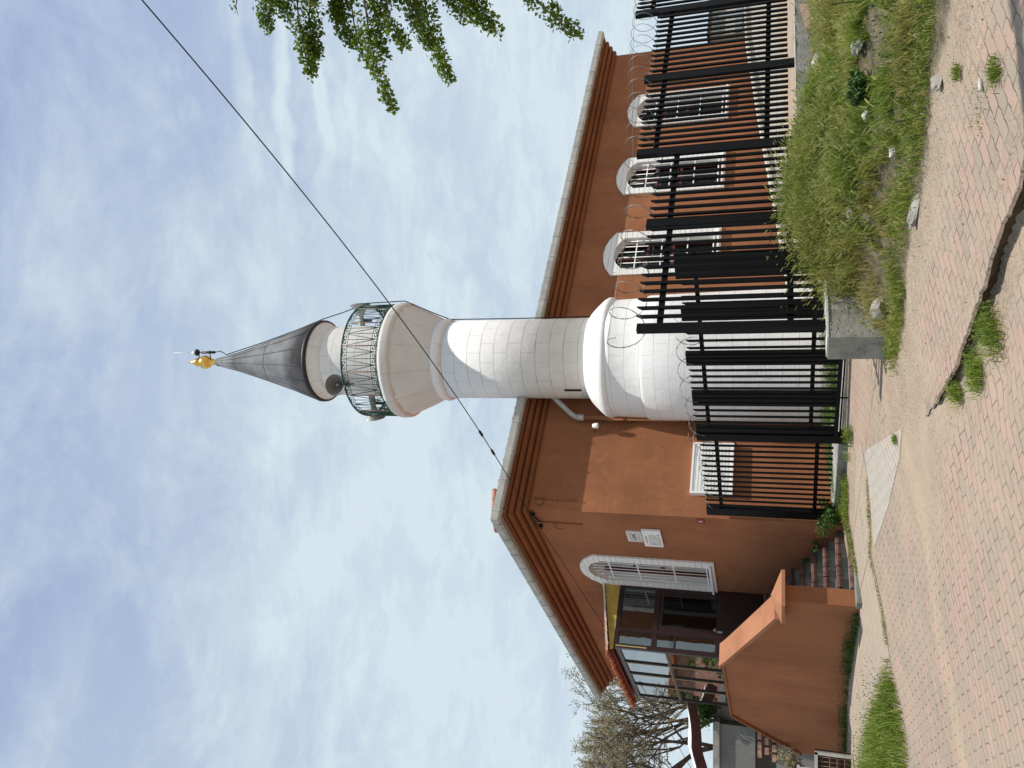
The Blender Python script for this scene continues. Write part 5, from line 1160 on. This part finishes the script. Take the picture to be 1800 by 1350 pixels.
m = MB(); m.obox((-9.9, 22.5, .95), V((1.2, 0, 0)), V((0, .12, 0)), Z * .75); tag(m.build('garden_wall', 'greyrender', None, (-9.9, 22.5, .3)), 'short grey garden wall under the brick stack', 'wall')
leafy((-8.7, 19.5, 1.0), .55, .75, 1100, 'leaf_olive', 'tangled dull olive shrub beside the white chair', 'tangled_shrub', 'shrub', (.05, .09), 14, 33)
ch = thing('plastic_chair', 'white plastic garden chair standing past the end of the stair parapet', 'chair', (-8.35, 18.2, .35))
def cb_(nm, c, a_, b_, d_): mm = MB(); mm.obox(V((-8.35, 18.2, .35)) + V(c), a_, b_, d_); mm.build(nm, 'litter', ch)
cb_('seat', (0, 0, .42), V((.22, 0, 0)), V((0, .22, 0)), Z * .018)
mm = MB()
for k in range(-2, 3): mm.obox(V((-8.35 + k * .09, 18.42, 1.02)), V((.026, 0, 0)), V((0, .012, 0)), Z * .20)
mm.obox((-8.35, 18.42, 1.24), V((.23, 0, 0)), V((0, .016, 0)), Z * .03); mm.build('backrest', 'litter', ch)
for x in (-.2, .2):
    for y in (-.2, .2): cb_('leg', (x, y, .2), V((.022, 0, 0)), V((0, .022, 0)), Z * .2)
    cb_('armrest', (x, 0, .64), V((.03, 0, 0)), V((0, .22, 0)), Z * .012)
HX = .30
hc = thing('barred_hatch', 'low hatch with a white frame and iron bars at the far end of the street', 'hatch', (-7.80, 17.2, .3))
m = MB(); m.obox((-7.80, 17.36, .62), V((.5, 0, 0)), V((0, .06, 0)), Z * .34); m.build('box', 'dark_room', hc)
m = MB(); m.obox((-7.80, 17.28, .93), V((.5, 0, 0)), V((0, .03, 0)), Z * .03); m.obox((-7.32, 17.28, .62), V((.03, 0, 0)), V((0, .03, 0)), Z * .34); m.obox((-8.28, 17.28, .62), V((.03, 0, 0)), V((0, .03, 0)), Z * .34); m.build('frame', 'gutter', hc)
m = MB()
for k in range(10): m.tube([(-8.20 + k * .09, 17.28, .32), (-8.20 + k * .09, 17.28, .9)], .008, 5)
for k in range(4): m.tube([(-8.25, 17.28, .4 + k * .14), (-7.35, 17.28, .4 + k * .14)], .006, 5)
m.build('bars', 'rust_iron', hc)
# far right beyond the mosque
kk = thing('pale_shed', 'pale shed with a dark window band glimpsed through the fence right of the mosque', 'shed', W(18.5, 1, 1))
m = MB(); m.obox(W(18.6, 2.5, 2.2), A * 2.6, B * 1.5, Z * 1.35); m.build('wall', 'cream_stone', kk)
m = MB(); m.obox(W(18.6, .98, 3.3), A * 2.7, B * .03, Z * .04); m.obox(W(18.6, .97, 2.75), A * 2.6, B * .02, Z * .10); m.obox(W(16.9, .96, 2.9), A * .05, B * .03, Z * .6); m.build('window_band', 'blue_grey', kk)
m = MB(); m.obox(W(18.6, 2.5, 3.58), A * 2.75, B * 1.65, Z * .035); m.build('roof', 'lead_dark', kk)
lp = thing('street_lamp', 'small dark lamp post beyond the right end of the mosque', 'lamp', W(15.4, -.3, 1.3))
m = MB(); m.tube([W(15.4, -.3, 1.0), W(15.4, -.3, 3.3)], .035, 8); m.build('pole', 'black_paint', lp)
m = MB(); m.lathe(W(15.4, -.3, 0), [(.03, 3.3), (.1, 3.33), (.12, 3.5), (.06, 3.58), (.01, 3.62)], 12); m.build('lantern', 'lead_dark', lp)

# unseen trees and house left of frame, added for the porch glazing to mirror
for (x, y, rad, h_, sd, lab) in ((-19, 24, 2.2, 5.0, 61, 'unseen round green tree nearest the porch, added for its glass to mirror'), (-24, 27.5, 2.6, 5.6, 62, 'unseen large green tree beside the pink house, added for the porch glass to mirror'), (-20.5, 31, 2.3, 6.2, 63, 'unseen tall green tree behind the other two, added for the porch glass to mirror')):
    leafy((x, y, .6), rad, h_, 2600, 'leaf_ivy', lab, 'reflection_tree', 'tree', (.22, .42), 16, sd)
ph = thing('reflection_house', 'unseen pink rendered two storey house added for the porch glass to mirror', 'house', (-28, 34, 0))
m = MB(); m.obox((-28, 34, 3.2), V((3.4, -2.4, 0)), V((2, 2.8, 0)), Z * 3.2); m.build('wall', 'roof_tile_pale', ph)
m = MB(); m.obox((-28, 34, 6.5), V((3.7, -2.6, 0)), V((2.2, 3.1, 0)), Z * .12); m.build('roof', 'roof_tile', ph)
fd = V((3.4, -2.4, 0)).normalized(); fo_ = V((-2, -2.8, 0))
for k in (-2, 0, 2):
    for z_ in (1.8, 4.6):
        m = MB(); m.obox(V((-28, 34, z_)) + fo_ * 1.005 + fd * k * .9, fd * .5, fo_.normalized() * .03, Z * .7); m.build('window', 'blue_grey', ph)
